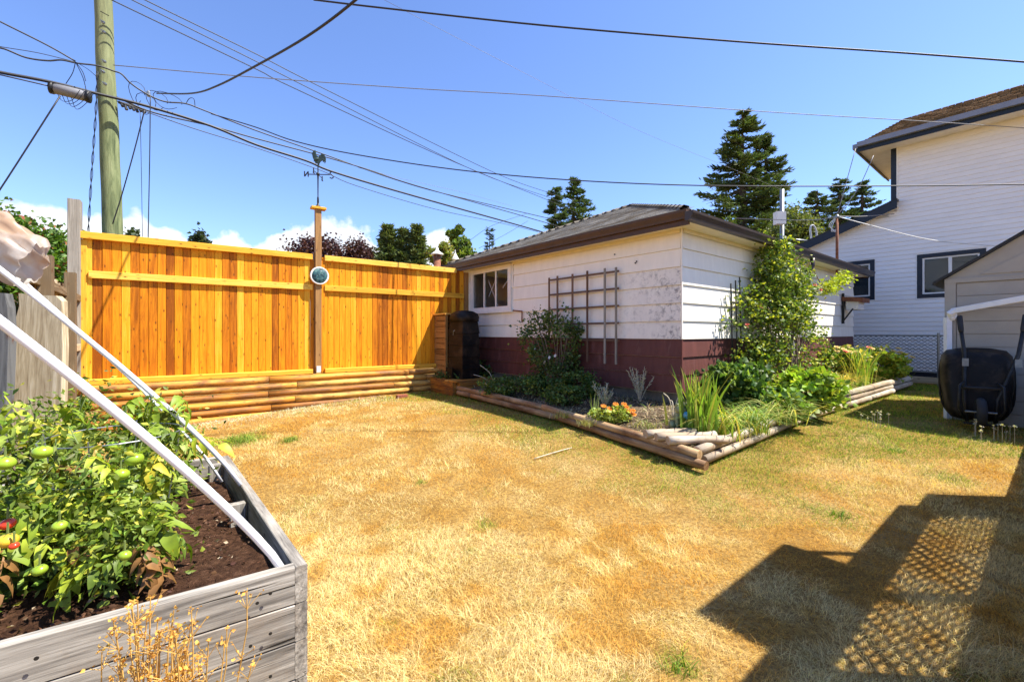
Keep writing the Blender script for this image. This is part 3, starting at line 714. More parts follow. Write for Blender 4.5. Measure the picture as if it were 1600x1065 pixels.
# ------------------------------------------------------------------ bin corner between fence and garage
PB = GC+E*4.62+NL*.62            # centre of the timber platform
def corner():
    c = PB; T = thing('timber_platform', c+Z*.15, 'low orange timber platform in the shaded corner under the black bin', 'platform')
    for k in range(3):
        piece('timber', T, M['timber'], c-D*.48-E*.55+Z*(.20+.098*k), E, Z, 1.1, .09, .095, .006)
        piece('timber', T, M['timber'], c-D*.43-E*.60+Z*(.20+.098*k), D, Z, .9, .09, .095, .006)
    for k in range(8): piece('deck_board', T, M['timber'], c-D*.5-E*(.55-.14*k)+Z*.46, D, Z, 1.0, .13, .025)
    z0 = .475
    b = c-E*.17-D*.02; T = thing('black_bin', b+Z*z0, 'tall black plastic compost bin with domed lid in front of the garage window', 'bin')
    hw = .25
    m = MB(); prof = [(0, hw), (.19, hw-.005), (.20, hw+.006), (.43, hw-.005), (.44, hw+.006), (.67, hw-.01), (.68, hw+.003), (.91, hw-.015), (.92, hw), (1.17, hw-.03)]
    for (z, r) in prof:
        for sx, sy in ((-1, -1), (1, -1), (1, 1), (-1, 1)):
            for q, (ox, oy) in enumerate(((.05, 0), (0, .05))):
                x = sx*(r-(ox if (sx*sy > 0) == (q == 0) else oy)); y = sy*(r-(oy if (sx*sy > 0) == (q == 0) else ox))
                m.v.append(b+D*x+E*y+Z*(z0+z))
    n = 8
    for i in range(len(prof)-1):
        for k in range(n): m.f.append((i*n+k, i*n+(k+1) % n, (i+1)*n+(k+1) % n, (i+1)*n+k))
    m.f.append(tuple(reversed(range(n)))); m.f.append(tuple(range((len(prof)-1)*n, len(prof)*n)))
    m.build('body', M['blackplastic'], T)
    m = MB(); rr = [(1.16, .26), (1.25, .27), (1.32, .24), (1.37, .16), (1.39, .04)]
    for (z, r) in rr:
        for k in range(16):
            a = 2*math.pi*k/16; ca, sa = math.cos(a), math.sin(a); q = (abs(ca)**4+abs(sa)**4)**-.25
            m.v.append(b+D*(r*q*ca*.98)+E*(r*q*sa*.98)+Z*(z0+z))
    for i in range(4):
        for k in range(16): m.f.append((i*16+k, i*16+(k+1) % 16, (i+1)*16+(k+1) % 16, (i+1)*16+k))
    m.f.append(tuple(reversed(range(16)))); m.f.append(tuple(range(64, 80))); m.build('lid', M['blackplastic'], T, True)
    MB().box(b+D*(-.09)-E*.10+NL*.235+Z*(z0+.02), E*.25, NL*.02, Z*.2).build('hatch', M['blackplastic'], T)
    MB().tube([b+NL*.25-E*.05+Z*(z0+.98), b+NL*.275-E*.03+Z*(z0+.96), b+NL*.25+E*.02+Z*(z0+.88)], .008, 6).build('handle', M['galv'], T)
    c2 = c+E*.32; T = thing('wooden_bin', c2+Z*z0, 'wooden slatted bin left of the black compost bin, of yellow brown boards', 'wooden bin')
    for k in range(11):
        piece('slat', T, M['post_brown'], c2+NL*.28-E*.20+Z*(z0+.06+.117*k), E, Z, .46, .02, .108)
        piece('slat', T, M['post_brown'], c2-NL*.28-E*.20+Z*(z0+.06+.117*k), E, Z, .46, .02, .108)
        piece('slat', T, M['post_brown'], c2+NL*.27+E*.27+Z*(z0+.06+.117*k), D, Z, .54, .02, .108)
    for sx in (-1, 1):
        piece('corner_post', T, M['post_brown'], c2+NL*.255*sx-E*.17+Z*z0, Z, NL, 1.30, .05, .05); piece('corner_post', T, M['post_brown'], c2+NL*.255*sx+E*.22+Z*z0, Z, NL, 1.30, .05, .05)
    piece('lid', T, M['timber'], c2+NL*.0-E*.22+Z*(z0+1.32), E, Z, .52, .62, .03)
corner()

# ------------------------------------------------------------------ log edging of the bed
def edging():
    T = thing('log_edging', BC, 'round log edging stacked two high around the garden bed', 'log edging')
    r = .093
    def run(o, d_, n, L0, L1, z, mt, lens, rr=r, off=0):
        x = L0; i = 0
        while x < L1-.1:
            L = min(lens[i % len(lens)], L1-x); p = o+d_*x+n*off
            q = o+d_*(x+L)+n*off
            za = float(g(p.x, p.y))+z; zb = float(g(q.x, q.y))+z
            v = q-p; v.z = zb-za
            piece('log', T, mt, Vector((p.x, p.y, za)), v, Z, v.length-.006, rr, rr, kind='log', seed=random.randint(0, 9)); x += L; i += 1
    nL = Vector((-BLd.y, BLd.x, 0)); nL = nL if nL.dot(NL) > 0 else -nL
    nRr = Vector((BRd.y, -BRd.x, 0))
    run(BC, BLd, nL, -.06, BL_LEN, .118, M['logbrown'], [2.45, 1.7, 2.0], .092, 0)
    run(BC, BLd, nL, -.15, BL_LEN-.5, .038, M['logbrown'], [2.2, 2.4, 1.3], .09, .03)
    run(BC, BRd, nRr, .05, 4.3, .12, M['log'], [1.55, 2.75], .096, 0)
    run(BC, BRd, nRr, .10, 4.2, .038, M['log'], [2.4, 1.8], .09, .04)
    run(BC, BRd, nRr, 4.3, 7.3, .20, M['log'], [3.0], .11, .04)
    run(BC, BRd, nRr, 4.3, 7.2, .12, M['log'], [2.9], .10, .05)
    run(BC, BRd, nRr, 4.3, 7.2, .04, M['log'], [1.3, 1.6], .10, .07)
    run(BC, BRd, nRr, 7.0, BR_LEN, .145, M['log'], [2.6], .11, -.02)
    run(BC, BRd, nRr, 7.2, BR_LEN-.3, .05, M['log'], [2.3], .10, .03)
    T.location.z = .04
edging()
def splitlogs():
    # short round logs laid side by side on the bed corner
    c = P(1072, 690, 4.72); lab = ['short split log nearest the bed corner, darkest end grain', 'short split log in the middle of three on the bed corner', 'short split log furthest back of three on the bed corner']
    for i, (du, L, yy) in enumerate(((-4, .62, 4.50), (0, .66, 4.62), (4, .58, 4.74))):
        p = Vector((1.60-.08*i, yy, float(g(1.7, yy))+.225)); d_ = Vector((1, .09+.04*i, 0)).normalized()
        tag(piece('split_log', None, M['log'], p, d_, Z, L, .115, .085, kind='log', seed=i+20), lab[i], 'log', 'short logs on the bed corner')
splitlogs()

# ------------------------------------------------------------------ raised planter (foreground left)
PC = Vector((-.79, 1.595, 0)); PF = Vector((-2.01, 3.03, 0)); ZP = .55
PE = (PF-PC).normalized(); PD = Vector((-.829, -.56, 0)).normalized(); PLEN = (PF-PC).length
PDb = Vector((-.80, -.60, 0)).normalized()
def planter():
    T = thing('raised_planter', PC, 'weathered grey plank raised vegetable planter full of tomato plants', 'planter')
    th = .042; ins = -PE.cross(Z); ins = ins if ins.dot(PD) > 0 else -ins
    nfront = Vector((PD.y, -PD.x, 0)); nfront = nfront if nfront.y < 0 else -nfront
    for k in range(4):
        h = .1375; z = ZP-h*(k+.5)
        piece('plank', T, M['greywood'], PC+PD*.0-nfront*th/2+Z*z, PD, Z, 2.6, th, h-.004, .003)
        piece('plank', T, M['greywood'], PC+PE*.0+ins*th/2*0+Z*z-ins*.022, PE, Z, PLEN, th, h-.004, .003)
        piece('plank', T, M['greywood'], PF+PD*.02+Z*z, PD, Z, 2.6, th, h-.004, .003)
    for q in (.05, .92, PLEN-.08): piece('post', T, M['greywood'], PC+PE*q+ins*.045, Z, PE, ZP-.03, .07, .05)
    for (q, zz) in [(.05, .49), (.09, .47), (.05, .35), (.11, .33), (.05, .20), (.12, .21), (.62, .50), (.66, .34), (1.1, .47)]:
        MB().lathe(PC+PD*(q+.03)+nfront*.0205+Z*zz+Vector((0, .0, 0)), [(.006, 0), (.0055, .0015)], 8, nfront).build('screw', M['iron'], T)
    for (q, zz) in [(.06, .50), (.06, .36), (.9, .49), (.9, .35)]: MB().lathe(PC+PE*q-ins*.0425+Z*zz, [(.006, 0), (.0055, .0015)], 8, -ins).build('screw', M['iron'], T)
    # soil
    n = 22; V = []; Fs = []
    for i in range(n+1):
        for j in range(n+1):
            p = PC.lerp(PF, (i+.001)/n*.98+.01)+ins*(.0)+PD*(j/n*2.55+.03); z = ZP-.115+.03*math.sin(i*.5)*math.cos(j*.6)+random.uniform(-.008, .008); V.append((p.x, p.y, z))
    for i in range(n):
        for j in range(n): a = i*(n+1)+j; Fs.append((a, a+1, a+n+2, a+n+1))
    npmesh('soil', np.array(V), np.array(Fs), None, M['compost'], T, smooth=True)
    m = 5000; a = rng.uniform(0.02, .98, m)[:, None]; b = rng.uniform(.03, 2.4, m)[:, None]
    c = np.array(PC)*(1-a)+np.array(PF)*a+np.array(PD)*b; c[:, 2] = ZP-.105+rng.uniform(-.012, .02, m)
    Ld = rdir(m); Ld[:, 2] *= .5; s_ = rng.uniform(.008, .028, (m, 1)); Wd = np.cross(Ld, rdir(m))
    o = npmesh('soil_crumbs', *leaves(c, Ld*s_, Wd*s_*.35, jcol(m, (.11, .055, .03), .5, (.42, .33, .22), .09)), M['blade'], T); tag(o, kind='stuff')
planter()
def hoop(name, end, u0, v0, rad, label, sag=.0, top=None):
    a = Vector(end); d_ = -D
    # leave the frame on the left at (u0,v0)
    k = (u0-U0)/F; L = (a.x-k*a.y)/( -(d_.x)+k*d_.y); q = a+d_*L; q.z = CAMH-(v0-V0)/F*q.y
    pts = []
    for i in range(25):
        t = i/24*1.7; p = a+d_*(L*t)
        # arch profile: steep at the foot, flattening
        zf = a.z+(q.z-a.z)*(t**.86)*(1 if t < 1 else 1-.10*(t-1)**2*4)
        p.z = zf; pts.append(p)
    return tag(MB().tube(pts, rad, 10).build(name, M['pvc'], origin=a, smooth=True), label, 'pipe', 'white hoop pipes over the planter')
insd = Vector((-PE.y, PE.x, 0))
hoop('plastic_pipe', PC+PE*.04-Vector((.02, 0, 0))+Z*(ZP-.05), 0, 502, .0135, 'white plastic hoop pipe rising from the planter near corner, the lower of the two')
hoop('plastic_pipe', PC+PE*1.13+Z*(ZP-.0), 0, 421, .012, 'white plastic hoop pipe rising from the middle of the planter side, the upper one')
hoop('plastic_pipe', PC+PE*1.43-Vector((.06, 0, 0))+Z*(ZP-.06), 0, 408, .008, 'thinner white pipe running just beyond the upper hoop pipe')
def sheet():
    # bunched translucent plastic hanging on the hoops
    c = P(5, 375, 1.95); T = None; V = []; Fs = []; n, m = 30, 40
    for i in range(n+1):
        t = i/n; ctr = P(-60, 345, 1.95).lerp(P(52, 415, 2.02), t); r = .055+.085*math.sin(min(1, t*1.15+.25)*math.pi*.6)
        if t > .9: r *= 1-(t-.9)*1.2
        for k in range(m):
            a = 2*math.pi*k/m; w = 1+.14*math.sin(a*7+t*5)+.10*math.sin(a*13-t*11)+.05*math.sin(a*3+t*15)
            V.append(ctr+Vector((.45*math.cos(a)*r*w, .8*math.sin(a)*r*w*.6, 0))+Vector((.35*math.cos(a)*r*w*-.2, 0, math.cos(a)*r*w*.75)))
    for i in range(n):
        for k in range(m): Fs.append((i*m+k, i*m+(k+1) % m, (i+1)*m+(k+1) % m, (i+1)*m+k))
    b = MB(); b.v = V; b.f = Fs; b.build
    o = b.build('plastic_sheeting', M['sheet'], origin=c, smooth=True); tag(o, 'bunched translucent plastic sheeting hanging at the top of the white hoops', 'plastic sheet')
sheet()

# ------------------------------------------------------------------ tomato plants
def leaflet_mesh(parts, o, d_, n, L, W):
    """curved lobed leaflet of two rows of quads; appended to lists"""
    s_ = d_.cross(n).normalized(); V, Fs = parts; b = len(V); ws = [.0, .85, 1.0, .62, .42, 0]; 
    for i, w in enumerate(ws):
        t = i/5; c = o+d_*(L*t)-n*(L*.55*t*t)
        lob = 1+(.18 if i % 2 else -.08)
        V += [c-s_*(W*w*lob)+n*(W*.28*w), c, c+s_*(W*w*lob)+n*(W*.28*w)]
    for i in range(5):
        a = b+i*3; Fs += [(a, a+1, a+4, a+3), (a+1, a+2, a+5, a+4)]
LEAFV = []
def tomato_leaf_variants():
    pal = [(.10, .155, .014), (.20, .28, .022), (.36, .43, .035), (.055, .09, .012), (.50, .43, .04), (.26, .33, .05), (.24, .12, .04)]
    for k in range(14):
        V, Fs = [], []; R = random.Random(k); L = R.uniform(.15, .24); bend = R.uniform(.5, 1.3)
        def at(t): return Vector((L*t*math.cos(bend*t*.6), 0, L*.25*t-L*bend*.55*t*t))
        n7 = 3
        for i in range(n7):
            t = .35+.22*i
            for sg in (-1, 1):
                d_ = Vector((.45+R.uniform(-.1, .1), sg, R.uniform(-.55, -.1))).normalized(); nrm = Vector((R.uniform(-.3, .3), R.uniform(-.3, .3), 1)).normalized()
                nrm = (nrm-d_*nrm.dot(d_)).normalized(); leaflet_mesh((V, Fs), at(t), d_, nrm, R.uniform(.06, .09), R.uniform(.013, .021))
        d_ = Vector((1, R.uniform(-.2, .2), -.5*bend)).normalized(); nrm = Vector((.4, 0, 1)).normalized(); nrm = (nrm-d_*nrm.dot(d_)).normalized()
        leaflet_mesh((V, Fs), at(.98), d_, nrm, .085, .023)
        # stalk as thin strip
        b = len(V)
        for i in range(5): p = at(i/4); V += [p+Vector((0, .0025, 0)), p-Vector((0, .0025, 0))]
        for i in range(4): a = b+2*i; Fs.append((a, a+1, a+3, a+2))
        me = bpy.data.meshes.new('leaf'); me.from_pydata([tuple(v) for v in V], [], Fs); me.update()
        for p in me.polygons: p.use_smooth = True
        ca = me.color_attributes.new('Col', 'FLOAT_COLOR', 'POINT'); c0 = pal[k % len(pal)]
        for i in range(len(V)):
            q = R.uniform(.8, 1.25); ca.data[i].color = (min(1, c0[0]*q), min(1, c0[1]*q), c0[2]*q, 1)
        me.materials.append(M['leaf']); LEAFV.append(me)
tomato_leaf_variants()
def leafobj(parent, p, yaw, pitch, roll, s_, k=None):
    o = bpy.data.objects.new('leaf', LEAFV[k if k is not None else random.choice([0, 1, 2, 7, 8, 9, 1, 2, 3, 5, 12, 10, 2, 9, 4, 1, 8, 0, 9, 7, 5, 2, 3, 1, 8, 12, 6])]); COL.objects.link(o)
    o.parent = parent; o.location = Vector(p)-wloc(parent); o.rotation_euler = (roll, pitch, yaw); o.scale = (s_, s_, s_); return o
def tomato_plant(u, Yb, ztop, spread, nleaf, label, seed):
    random.seed(seed); z0 = ZP-.10; x = (u-U0)/F*Yb; base = Vector((x, Yb, z0)); T = thing('tomato_plant', base, label, 'tomato plant', 'tomato plants in the raised planter')
    st = MB(); tips = []
    for s_ in range(7):
        ang = random.uniform(0, 6.28); r = spread*random.uniform(.3, 1); h = (ztop-z0)*random.uniform(.65, 1.0); pts = []
        for i in range(7):
            t = i/6; pts.append(base+Vector((math.cos(ang)*r*t**1.2+.02*math.sin(i*2+s_), math.sin(ang)*r*t**1.2*.8, h*(t**.85))))
        st.tube(pts, [.008, .007, .006, .006, .005, .004, .002], 5); tips.append(pts)
    st.build('stem', M['greenstem'], T, True)
    for i in range(nleaf):
        pts = random.choice(tips); t = random.uniform(.12, 1)**.8*5.99; k = int(t); p = pts[k].lerp(pts[k+1], t-k)
        p = p+Vector((random.gauss(0, .05), random.gauss(0, .05), random.gauss(0, .03)))
        leafobj(T, p, random.uniform(0, 6.28), random.uniform(-.1, .8), random.uniform(-.6, .6), random.uniform(.75, 1.3))
    # small filler leaflets
    n = 1500; idx = rng.integers(0, len(tips), n); tt = rng.uniform(.1, 1, n)*5.99; C = np.array([tips[i][int(t)].lerp(tips[i][int(t)+1], t-int(t)) for i, t in zip(idx, tt)])+rng.normal(0, [.075, .075, .05], (n, 3))
    C[:, 2] = np.maximum(C[:, 2], z0+.01)
    o = npmesh('foliage', *randleaves(C, .036, jcol(n, (.14, .20, .022), .6, (.42, .40, .05), .15), 0, .24, .45), M['leaf'], T); tag(o, kind='stuff')
    return T
TP = [tomato_plant(25, 1.62, .98, .26, 34, 'tomato plant at the left edge with ripening red fruit', 1),
      tomato_plant(140, 1.85, 1.06, .26, 40, 'tomato plant at the front of the planter with yellowing lower leaves', 2),
      tomato_plant(60, 2.15, 1.20, .30, 40, 'tallest tomato plant against the pale wood slab', 3),
      tomato_plant(205, 2.28, 1.15, .22, 36, 'tomato plant nearest the far side with most of the green fruit', 4),
      tomato_plant(258, 2.55, .86, .10, 8, 'small straggly tomato plant by the far planter corner', 5),
      tomato_plant(212, 1.72, .78, .18, 18, 'low tomato plant at the edge of the bare planter soil', 6)]
random.seed(11)
def tomato(u, v, Y, r, mt, par):
    c = P(u, v, Y); m = MB(); R = []
    for i in range(9):
        a = math.pi*i/8; R.append((max(.0005, math.sin(a)*r*1.08), -math.cos(a)*r*.86))
    m.lathe(c, R, 14, Z+Vector((random.uniform(-.2, .2), random.uniform(-.2, .2), 0)))
    o = m.build('tomato', M[mt], par, True)
    m = MB()
    for k in range(5):
        a = 2*math.pi*k/5; m.poly([c+Z*r*.84, c+Vector((math.cos(a-.3)*r*.3, math.sin(a-.3)*r*.3, r*.86)), c+Vector((math.cos(a)*r*.75, math.sin(a)*r*.75, r*.78)), c+Vector((math.cos(a+.3)*r*.3, math.sin(a+.3)*r*.3, r*.86))])
    m.tube([c+Z*r*.8, c+Z*(r+.03)], .003, 5)
    m.build('calyx', M['greenstem'], o)
for (u, v, Y, rp, mt, k) in [(66, 706, 1.62, 13, 'tomgreen', 2), (8, 723, 1.50, 13, 'tomgreen', 0), (197, 652, 2.05, 9, 'tomgreen', 3), (242, 678, 2.1, 10, 'tomgreen', 3), (177, 697, 1.95, 10, 'tomgreen', 3),
                          (210, 717, 1.82, 12.5, 'tomgreen', 3), (189, 741, 1.78, 11.5, 'tomgreen', 3), (93, 821, 1.45, 10, 'tomgreen', 1), (195, 867, 1.45, 9, 'tomgreen', 5), (12, 844, 1.25, 14, 'tomyellow', 0),
                          (12, 818, 1.28, 11, 'tomred', 0), (22, 852, 1.24, 7, 'tomred', 0), (62, 890, 1.4, 10, 'tomgreen', 1)]:
    tomato(u, v, Y-(.06 if mt == 'tomgreen' else -.03), rp*.88/F*Y, mt, TP[k])
def cage():
    c = Vector(((180-U0)/F*1.95, 1.95, ZP-.1)); T = thing('tomato_cage', c, 'thin grey wire cage supporting the tomato plants', 'plant support')
    for i in range(4):
        a = i*1.57+.4; MB().tube([c+Vector((math.cos(a)*.16, math.sin(a)*.16, -.05)), c+Vector((math.cos(a)*.24, math.sin(a)*.24, .52))], .003, 5).build('upright', M['galv'], T)
    for z in (.15, .33, .5):
        r = .17+.14*z; MB().tube([c+Vector((math.cos(a)*r, math.sin(a)*r, z)) for a in [i*2*math.pi/24 for i in range(25)]], .0028, 5, False).build('ring', M['galv'], T)
cage()
# dry seed-head stalks in front of the planter
def dryweed(x, y, h, n, label, seed):
    random.seed(seed); b = Vector((x, y, float(g(x, y)))); T = thing('dry_weed', b, label, 'dry weed', 'dried weeds against the planter')
    m = MB(); heads = []
    for i in range(n):
        a = random.uniform(0, 6.28); r = random.uniform(.02, .11); hh = h*random.uniform(.7, 1.05)
        pts = [b+Vector((math.cos(a)*r*t*1.1+random.gauss(0, .004), math.sin(a)*r*t*.7, hh*t)) for t in (0, .3, .6, .85, 1)]
        m.tube(pts, [.0026, .0024, .002, .0016, .0012], 4)
        for q in range(random.randint(5, 10)):
            t = random.uniform(.5, 1); k = min(3, int(t*4)); p = pts[k].lerp(pts[k+1], .5); e = p+Vector((random.gauss(0, .02), random.gauss(0, .02), random.uniform(.01, .05))); m.tube([p, e], .001, 3); heads.append(e)
        heads += [pts[4]]*3
    tag(m.build('stalk', M['drystem'], T), kind='stuff')
    H = np.array(heads); H = np.repeat(H, 2, 0)+rng.normal(0, .003, (len(H)*2, 3))
    tag(npmesh('seed_heads', *randleaves(H, .010, jcol(len(H), (.60, .33, .07), .35), .2, .4), M['blade'], T), kind='stuff')
for i, (u, Y, h, n, l) in enumerate([(232, 1.13, .70, 30, 'bushy dry golden weed before the planter boards, the largest clump'), (300, 1.14, .66, 12, 'thin dry weed stalks right of the golden clump'), (175, 1.08, .60, 9, 'sparse dry weed left of the golden clump'), (338, 1.20, .64, 5, 'few lone dry stalks nearest the planter corner')]):
    dryweed((u-U0)/F*Y, Y, h, n, l, 40+i)

# ------------------------------------------------------------------ left side: old fence, slabs, post
GP = Vector((-6.14, 6.16, 0))
tag(piece('grey_post', None, M['oldpost'], GP, Z, NF, 1.4+207/F*6.16, .13, .18), 'tall weathered grey post standing at the left end of the cedar fence', 'post')
def oldfence():
    T = thing('old_board_fence', GP-E*.3, 'old weathered brown board fence behind the wood slabs at left', 'fence')
    L = 2.95; n = 20
    for i in range(n):
        s_ = .12+i*.142; p = GP-E*s_; piece('board', T, M['oldfence'], p+Z*.05, Z, D, 1.93+random.uniform(-.02, .03)-.02*i*0, .135, .02)
    for z in (.4, 1.2, 1.88): piece('rail', T, M['oldfence'], GP-E*.1+D*.05+Z*z, -E, Z, L, .04, .09)
    for s_ in (1.25, 2.75): piece('post', T, M['oldfence'], GP-E*s_+D*.09, Z, D, 2.12, .12, .10)
oldfence()
def slab(name, pts, Y, th, mat, label, lean=.12):
    m = MB(); n = len(pts); yaw = Vector((.9, .25, 0)).normalized(); nn_ = Vector((yaw.y, -yaw.x, 0)); c = P(pts[0][0], V0, Y); base = Vector((c.x, c.y, 0))
    w = []
    for (u, v) in pts:
        k = (u-U0)/F; s_ = (k*c.y-c.x)/(yaw.x-k*yaw.y); p = c+yaw*s_; p.z = CAMH-(v-V0)/F*p.y; w.append(p)
    for off in (0, th):
        for p in w: m.v.append(p-nn_*off-nn_*(-lean*(1.8-p.z)*.5))
    m.f.append(tuple(range(n))); m.f.append(tuple(reversed(range(n, 2*n))))
    for i in range(n): m.f.append((i, i+n, (i+1) % n+n, (i+1) % n))
    me = MB(); o = m.build(name, mat, origin=base)
    # rotate local frame so the grain (local X) runs up the slab
    R = Matrix(((0, 0, 1), (yaw.x, yaw.y, 0), (-nn_.x, -nn_.y, 0))).to_4x4()
    o.data.transform(R); o.matrix_world = Matrix.Translation(base) @ R.inverted(); o.matrix_basis = Matrix.Translation(base) @ R.inverted()
    return tag(o, label, 'wood slab', 'live edge slabs leaning at the old fence')
slab('wood_slab', [(30, 458), (60, 461), (88, 462), (97, 470), (99, 500), (102, 540), (103, 600), (104, 690), (101, 780), (24, 800), (22, 680), (25, 640), (22, 580), (22, 530), (27, 500), (32, 478)], 3.3, .07, M['slab'], 'pale live edge wood slab leaning upright at the left by the grey post')
slab('wood_slab', [(-70, 452), (-20, 456), (8, 458), (14, 480), (18, 520), (19, 600), (17, 700), (18, 800), (-70, 810)], 2.95, .07, M['slabdark'], 'dark grey wood slab leaning at the left edge beside the pale one')

# ------------------------------------------------------------------ trees and shrubs
def crown(C, R, nclump, nleaf, lsize, col, alt=None, altp=0, flat=1.0, clr=.22, up=.2):
    C = np.array(C, float); R = np.array(R, float); d_ = rdir(nclump); rad = rng.uniform(.55, 1.0, (nclump, 1)); cc = C+d_*R*rad*np.array([1, 1, flat])
    idx = rng.integers(0, nclump, nleaf); sz = rng.uniform(.6, 1.3, nclump)[idx][:, None]
    pts = cc[idx]+rng.normal(size=(nleaf, 3))*clr*R*sz*.8
    tone = rng.uniform(.7, 1.3, nclump)[idx][:, None]
    return randleaves(pts, lsize, np.clip(jcol(nleaf, col, .3, alt, altp)*tone, 0, 1), up, .42), cc
def tree(name, u, Y, vtop, wpx, label, col, alt=None, altp=0, nl=7000, ls=.22, group=None, base=0.0, flat=1, vbot=None, cat='tree', ncl=60):
    x = (u-U0)/F*Y; zt = CAMH+(V0-vtop)/F*Y; r = wpx/2/F*Y; zb = CAMH+(V0-vbot)/F*Y if vbot else zt*.35
    T = thing(name, (x, Y, base), label, cat, group); cz = (zt+zb)/2; hz = (zt-zb)/2*.82
    lv, cc = crown((x, Y, cz), (r*.82, r*.82, hz), ncl, nl, ls, col, alt, altp)
    m = MB(); m.tube([(x, Y, base), (x+.1*r, Y, zb*.7), (x, Y, cz)], [r*.09+.04, r*.06+.03, .03], 8)
    for k in range(0, min(len(cc), 14)): m.tube([(x, Y, zb*.75+.25*cz), tuple((np.array((x, Y, cz))+cc[k])/2), tuple(cc[k])], [.05+.02*r, .03+.01*r, .012], 5)
    m.build('trunk', M['bark'], T, True); o = npmesh('crown', *lv, M['leaf'], T); return T
def conifer(name, u, Y, vtop, wpx, label, col, nb=90, group=None, zb0=.12, ls=.30, dens=26, lean=0, droop=.35, alt=None, gap=.15):
    x = (u-U0)/F*Y; H = CAMH+(V0-vtop)/F*Y; R = wpx/2/F*Y; T = thing(name, (x, Y, 0), label, 'tree', group)
    m = MB().tube([(x, Y, 0), (x+lean*.5, Y, H*.5), (x+lean, Y, H*.98)], [R*.07+.08, R*.05+.04, .02], 8); Cs, Ls, Ws, cs = [], [], [], []
    for i in range(nb):
        t = zb0+(1-zb0)*(i+random.random())/nb; z = H*t; L = R*(1-t)**.75*random.uniform(.55, 1.12)*(1.0 if random.random() > gap else .5)+.12*R*.3; a = random.uniform(0, 6.28)
        d_ = np.array([math.cos(a), math.sin(a), 0]); p0 = np.array([x+lean*t, Y, z]); n = max(6, int(dens*(.3+L/R)))
        tt = rng.uniform(.08, 1, n)**.7; sag = -droop*L*tt**1.1+.28*L*tt**2.6
        c = p0+d_*(L*tt)[:, None]; c[:, 2] += sag; sp = (L*.15*(1.15-tt)+.05)[:, None]; c += rng.normal(size=(n, 3))*sp*np.array([1, 1, .22])
        m.tube([tuple(p0), tuple(p0+d_*L*.5+np.array([0, 0, -droop*L*.42])), tuple(p0+d_*L*.95+np.array([0, 0, -droop*L*.7]))], [.03*R/2+.015, .02, .008], 4)
        pr = np.array([-d_[1], d_[0], 0]); ld = d_*rng.uniform(.4, 1.2, (n, 1))+pr*rng.uniform(-1, 1, (n, 1)); ld[:, 2] += rng.normal(-.12, .22, n)+.5*tt**3; ld /= np.linalg.norm(ld, axis=1, keepdims=True)
        Cs.append(c); Ls.append(ld*ls*rng.uniform(.6, 1.3, (n, 1))); cs.append(np.clip(jcol(n, col, .35, alt, .12)*random.uniform(.75, 1.25), 0, 1))
    C = np.concatenate(Cs); Ld_ = np.concatenate(Ls); Wd_ = np.cross(Ld_, rdir(len(C), .6)); Wd_ /= np.linalg.norm(Wd_, axis=1, keepdims=True)+1e-9
    m.build('trunk', M['bark'], T); npmesh('crown', *leaves(C, Ld_, Wd_*ls*.15, np.concatenate(cs)), M['needle'], T); return T
random.seed(5)
GT = 'trees beyond the fence and garage'
hedgeC = (-8.3, 7.3, 1.9)
T = thing('hedge_tree', (-9.8, 8.0, 0), 'broad green shrub with reddish tips behind the old fence at left', 'shrub')
l1, cc = crown((-9.45, 8.0, 2.25), (1.62, .9, 1.2), 170, 36000, .085, (.10, .19, .025), (.26, .09, .05), .10, up=.1, clr=.15)
npmesh('crown', *l1, M['leaf'], T); m = MB()
for k in range(14): m.tube([(-9.8, 8.0, 0), tuple(cc[k])], [.06, .015], 5)
m.build('trunk', M['bark'], T)
tree('round_tree', 205, 34, 354, 34, 'small dark tree top showing just right of the utility pole', (.05, .075, .03), nl=1500, ls=.3, group=GT, vbot=420)
tree('round_tree', 313, 34, 360, 28, 'tiny dark tree top alone above the middle of the left fence panel', (.04, .06, .03), nl=1500, ls=.3, group=GT, vbot=420)
tree('purple_tree', 500, 22, 368, 104, 'dark purple leaved tree behind the tall fence post', (.045, .018, .022), (.10, .04, .03), .25, nl=22000, ls=.14, group=GT, vbot=470, ncl=80)
tree('purple_tree', 558, 23, 374, 60, 'second dark purple tree just right of the tall fence post', (.05, .02, .022), (.11, .045, .03), .25, nl=14000, ls=.14, group=GT, vbot=470)
for (u, vt, w, l) in ((607, 352, 92, 'first and widest of three green cypress trees above the right fence panel'), (630, 358, 56, 'middle and narrowest of the three green cypress trees above the fence'), (652, 352, 70, 'third green cypress tree, beside the pipe chimney')):
    conifer('cypress_tree', u, 20, vt, w, l, (.11, .15, .05), nb=330, group=GT, zb0=.08, ls=.22, dens=70, droop=-.05, gap=.05, alt=(.16, .18, .06))
tree('maple_tree', 722, 16, 372, 40, 'bright green tree with lopsided crown behind the left end of the garage roof', (.12, .18, .03), (.25, .28, .05), .15, nl=5000, ls=.13, group=GT, vbot=420, ncl=22)
tree('maple_tree', 712, 16.5, 351, 30, 'high leafy branch of green tree arching above the garage roof end', (.12, .18, .03), (.25, .28, .05), .15, nl=1800, ls=.12, group=GT, vbot=385, ncl=9)
tree('maple_tree', 690, 15, 374, 44, 'sparse yellow green tree right behind the pipe chimney', (.18, .21, .04), (.28, .22, .05), .2, nl=3500, ls=.11, group=GT, vbot=425, ncl=24)
conifer('fir_tree', 765, 40, 356, 34, 'small distant fir just above the garage roof edge', (.05, .075, .05), nb=70, group=GT, zb0=.5, ls=.4, dens=16)
conifer('fir_tree', 896, 27, 279, 190, 'fir with drooping tip rising behind the garage roof ridge', (.08, .125, .045), nb=150, group=GT, zb0=.12, ls=.26, dens=150, alt=(.14, .17, .05))
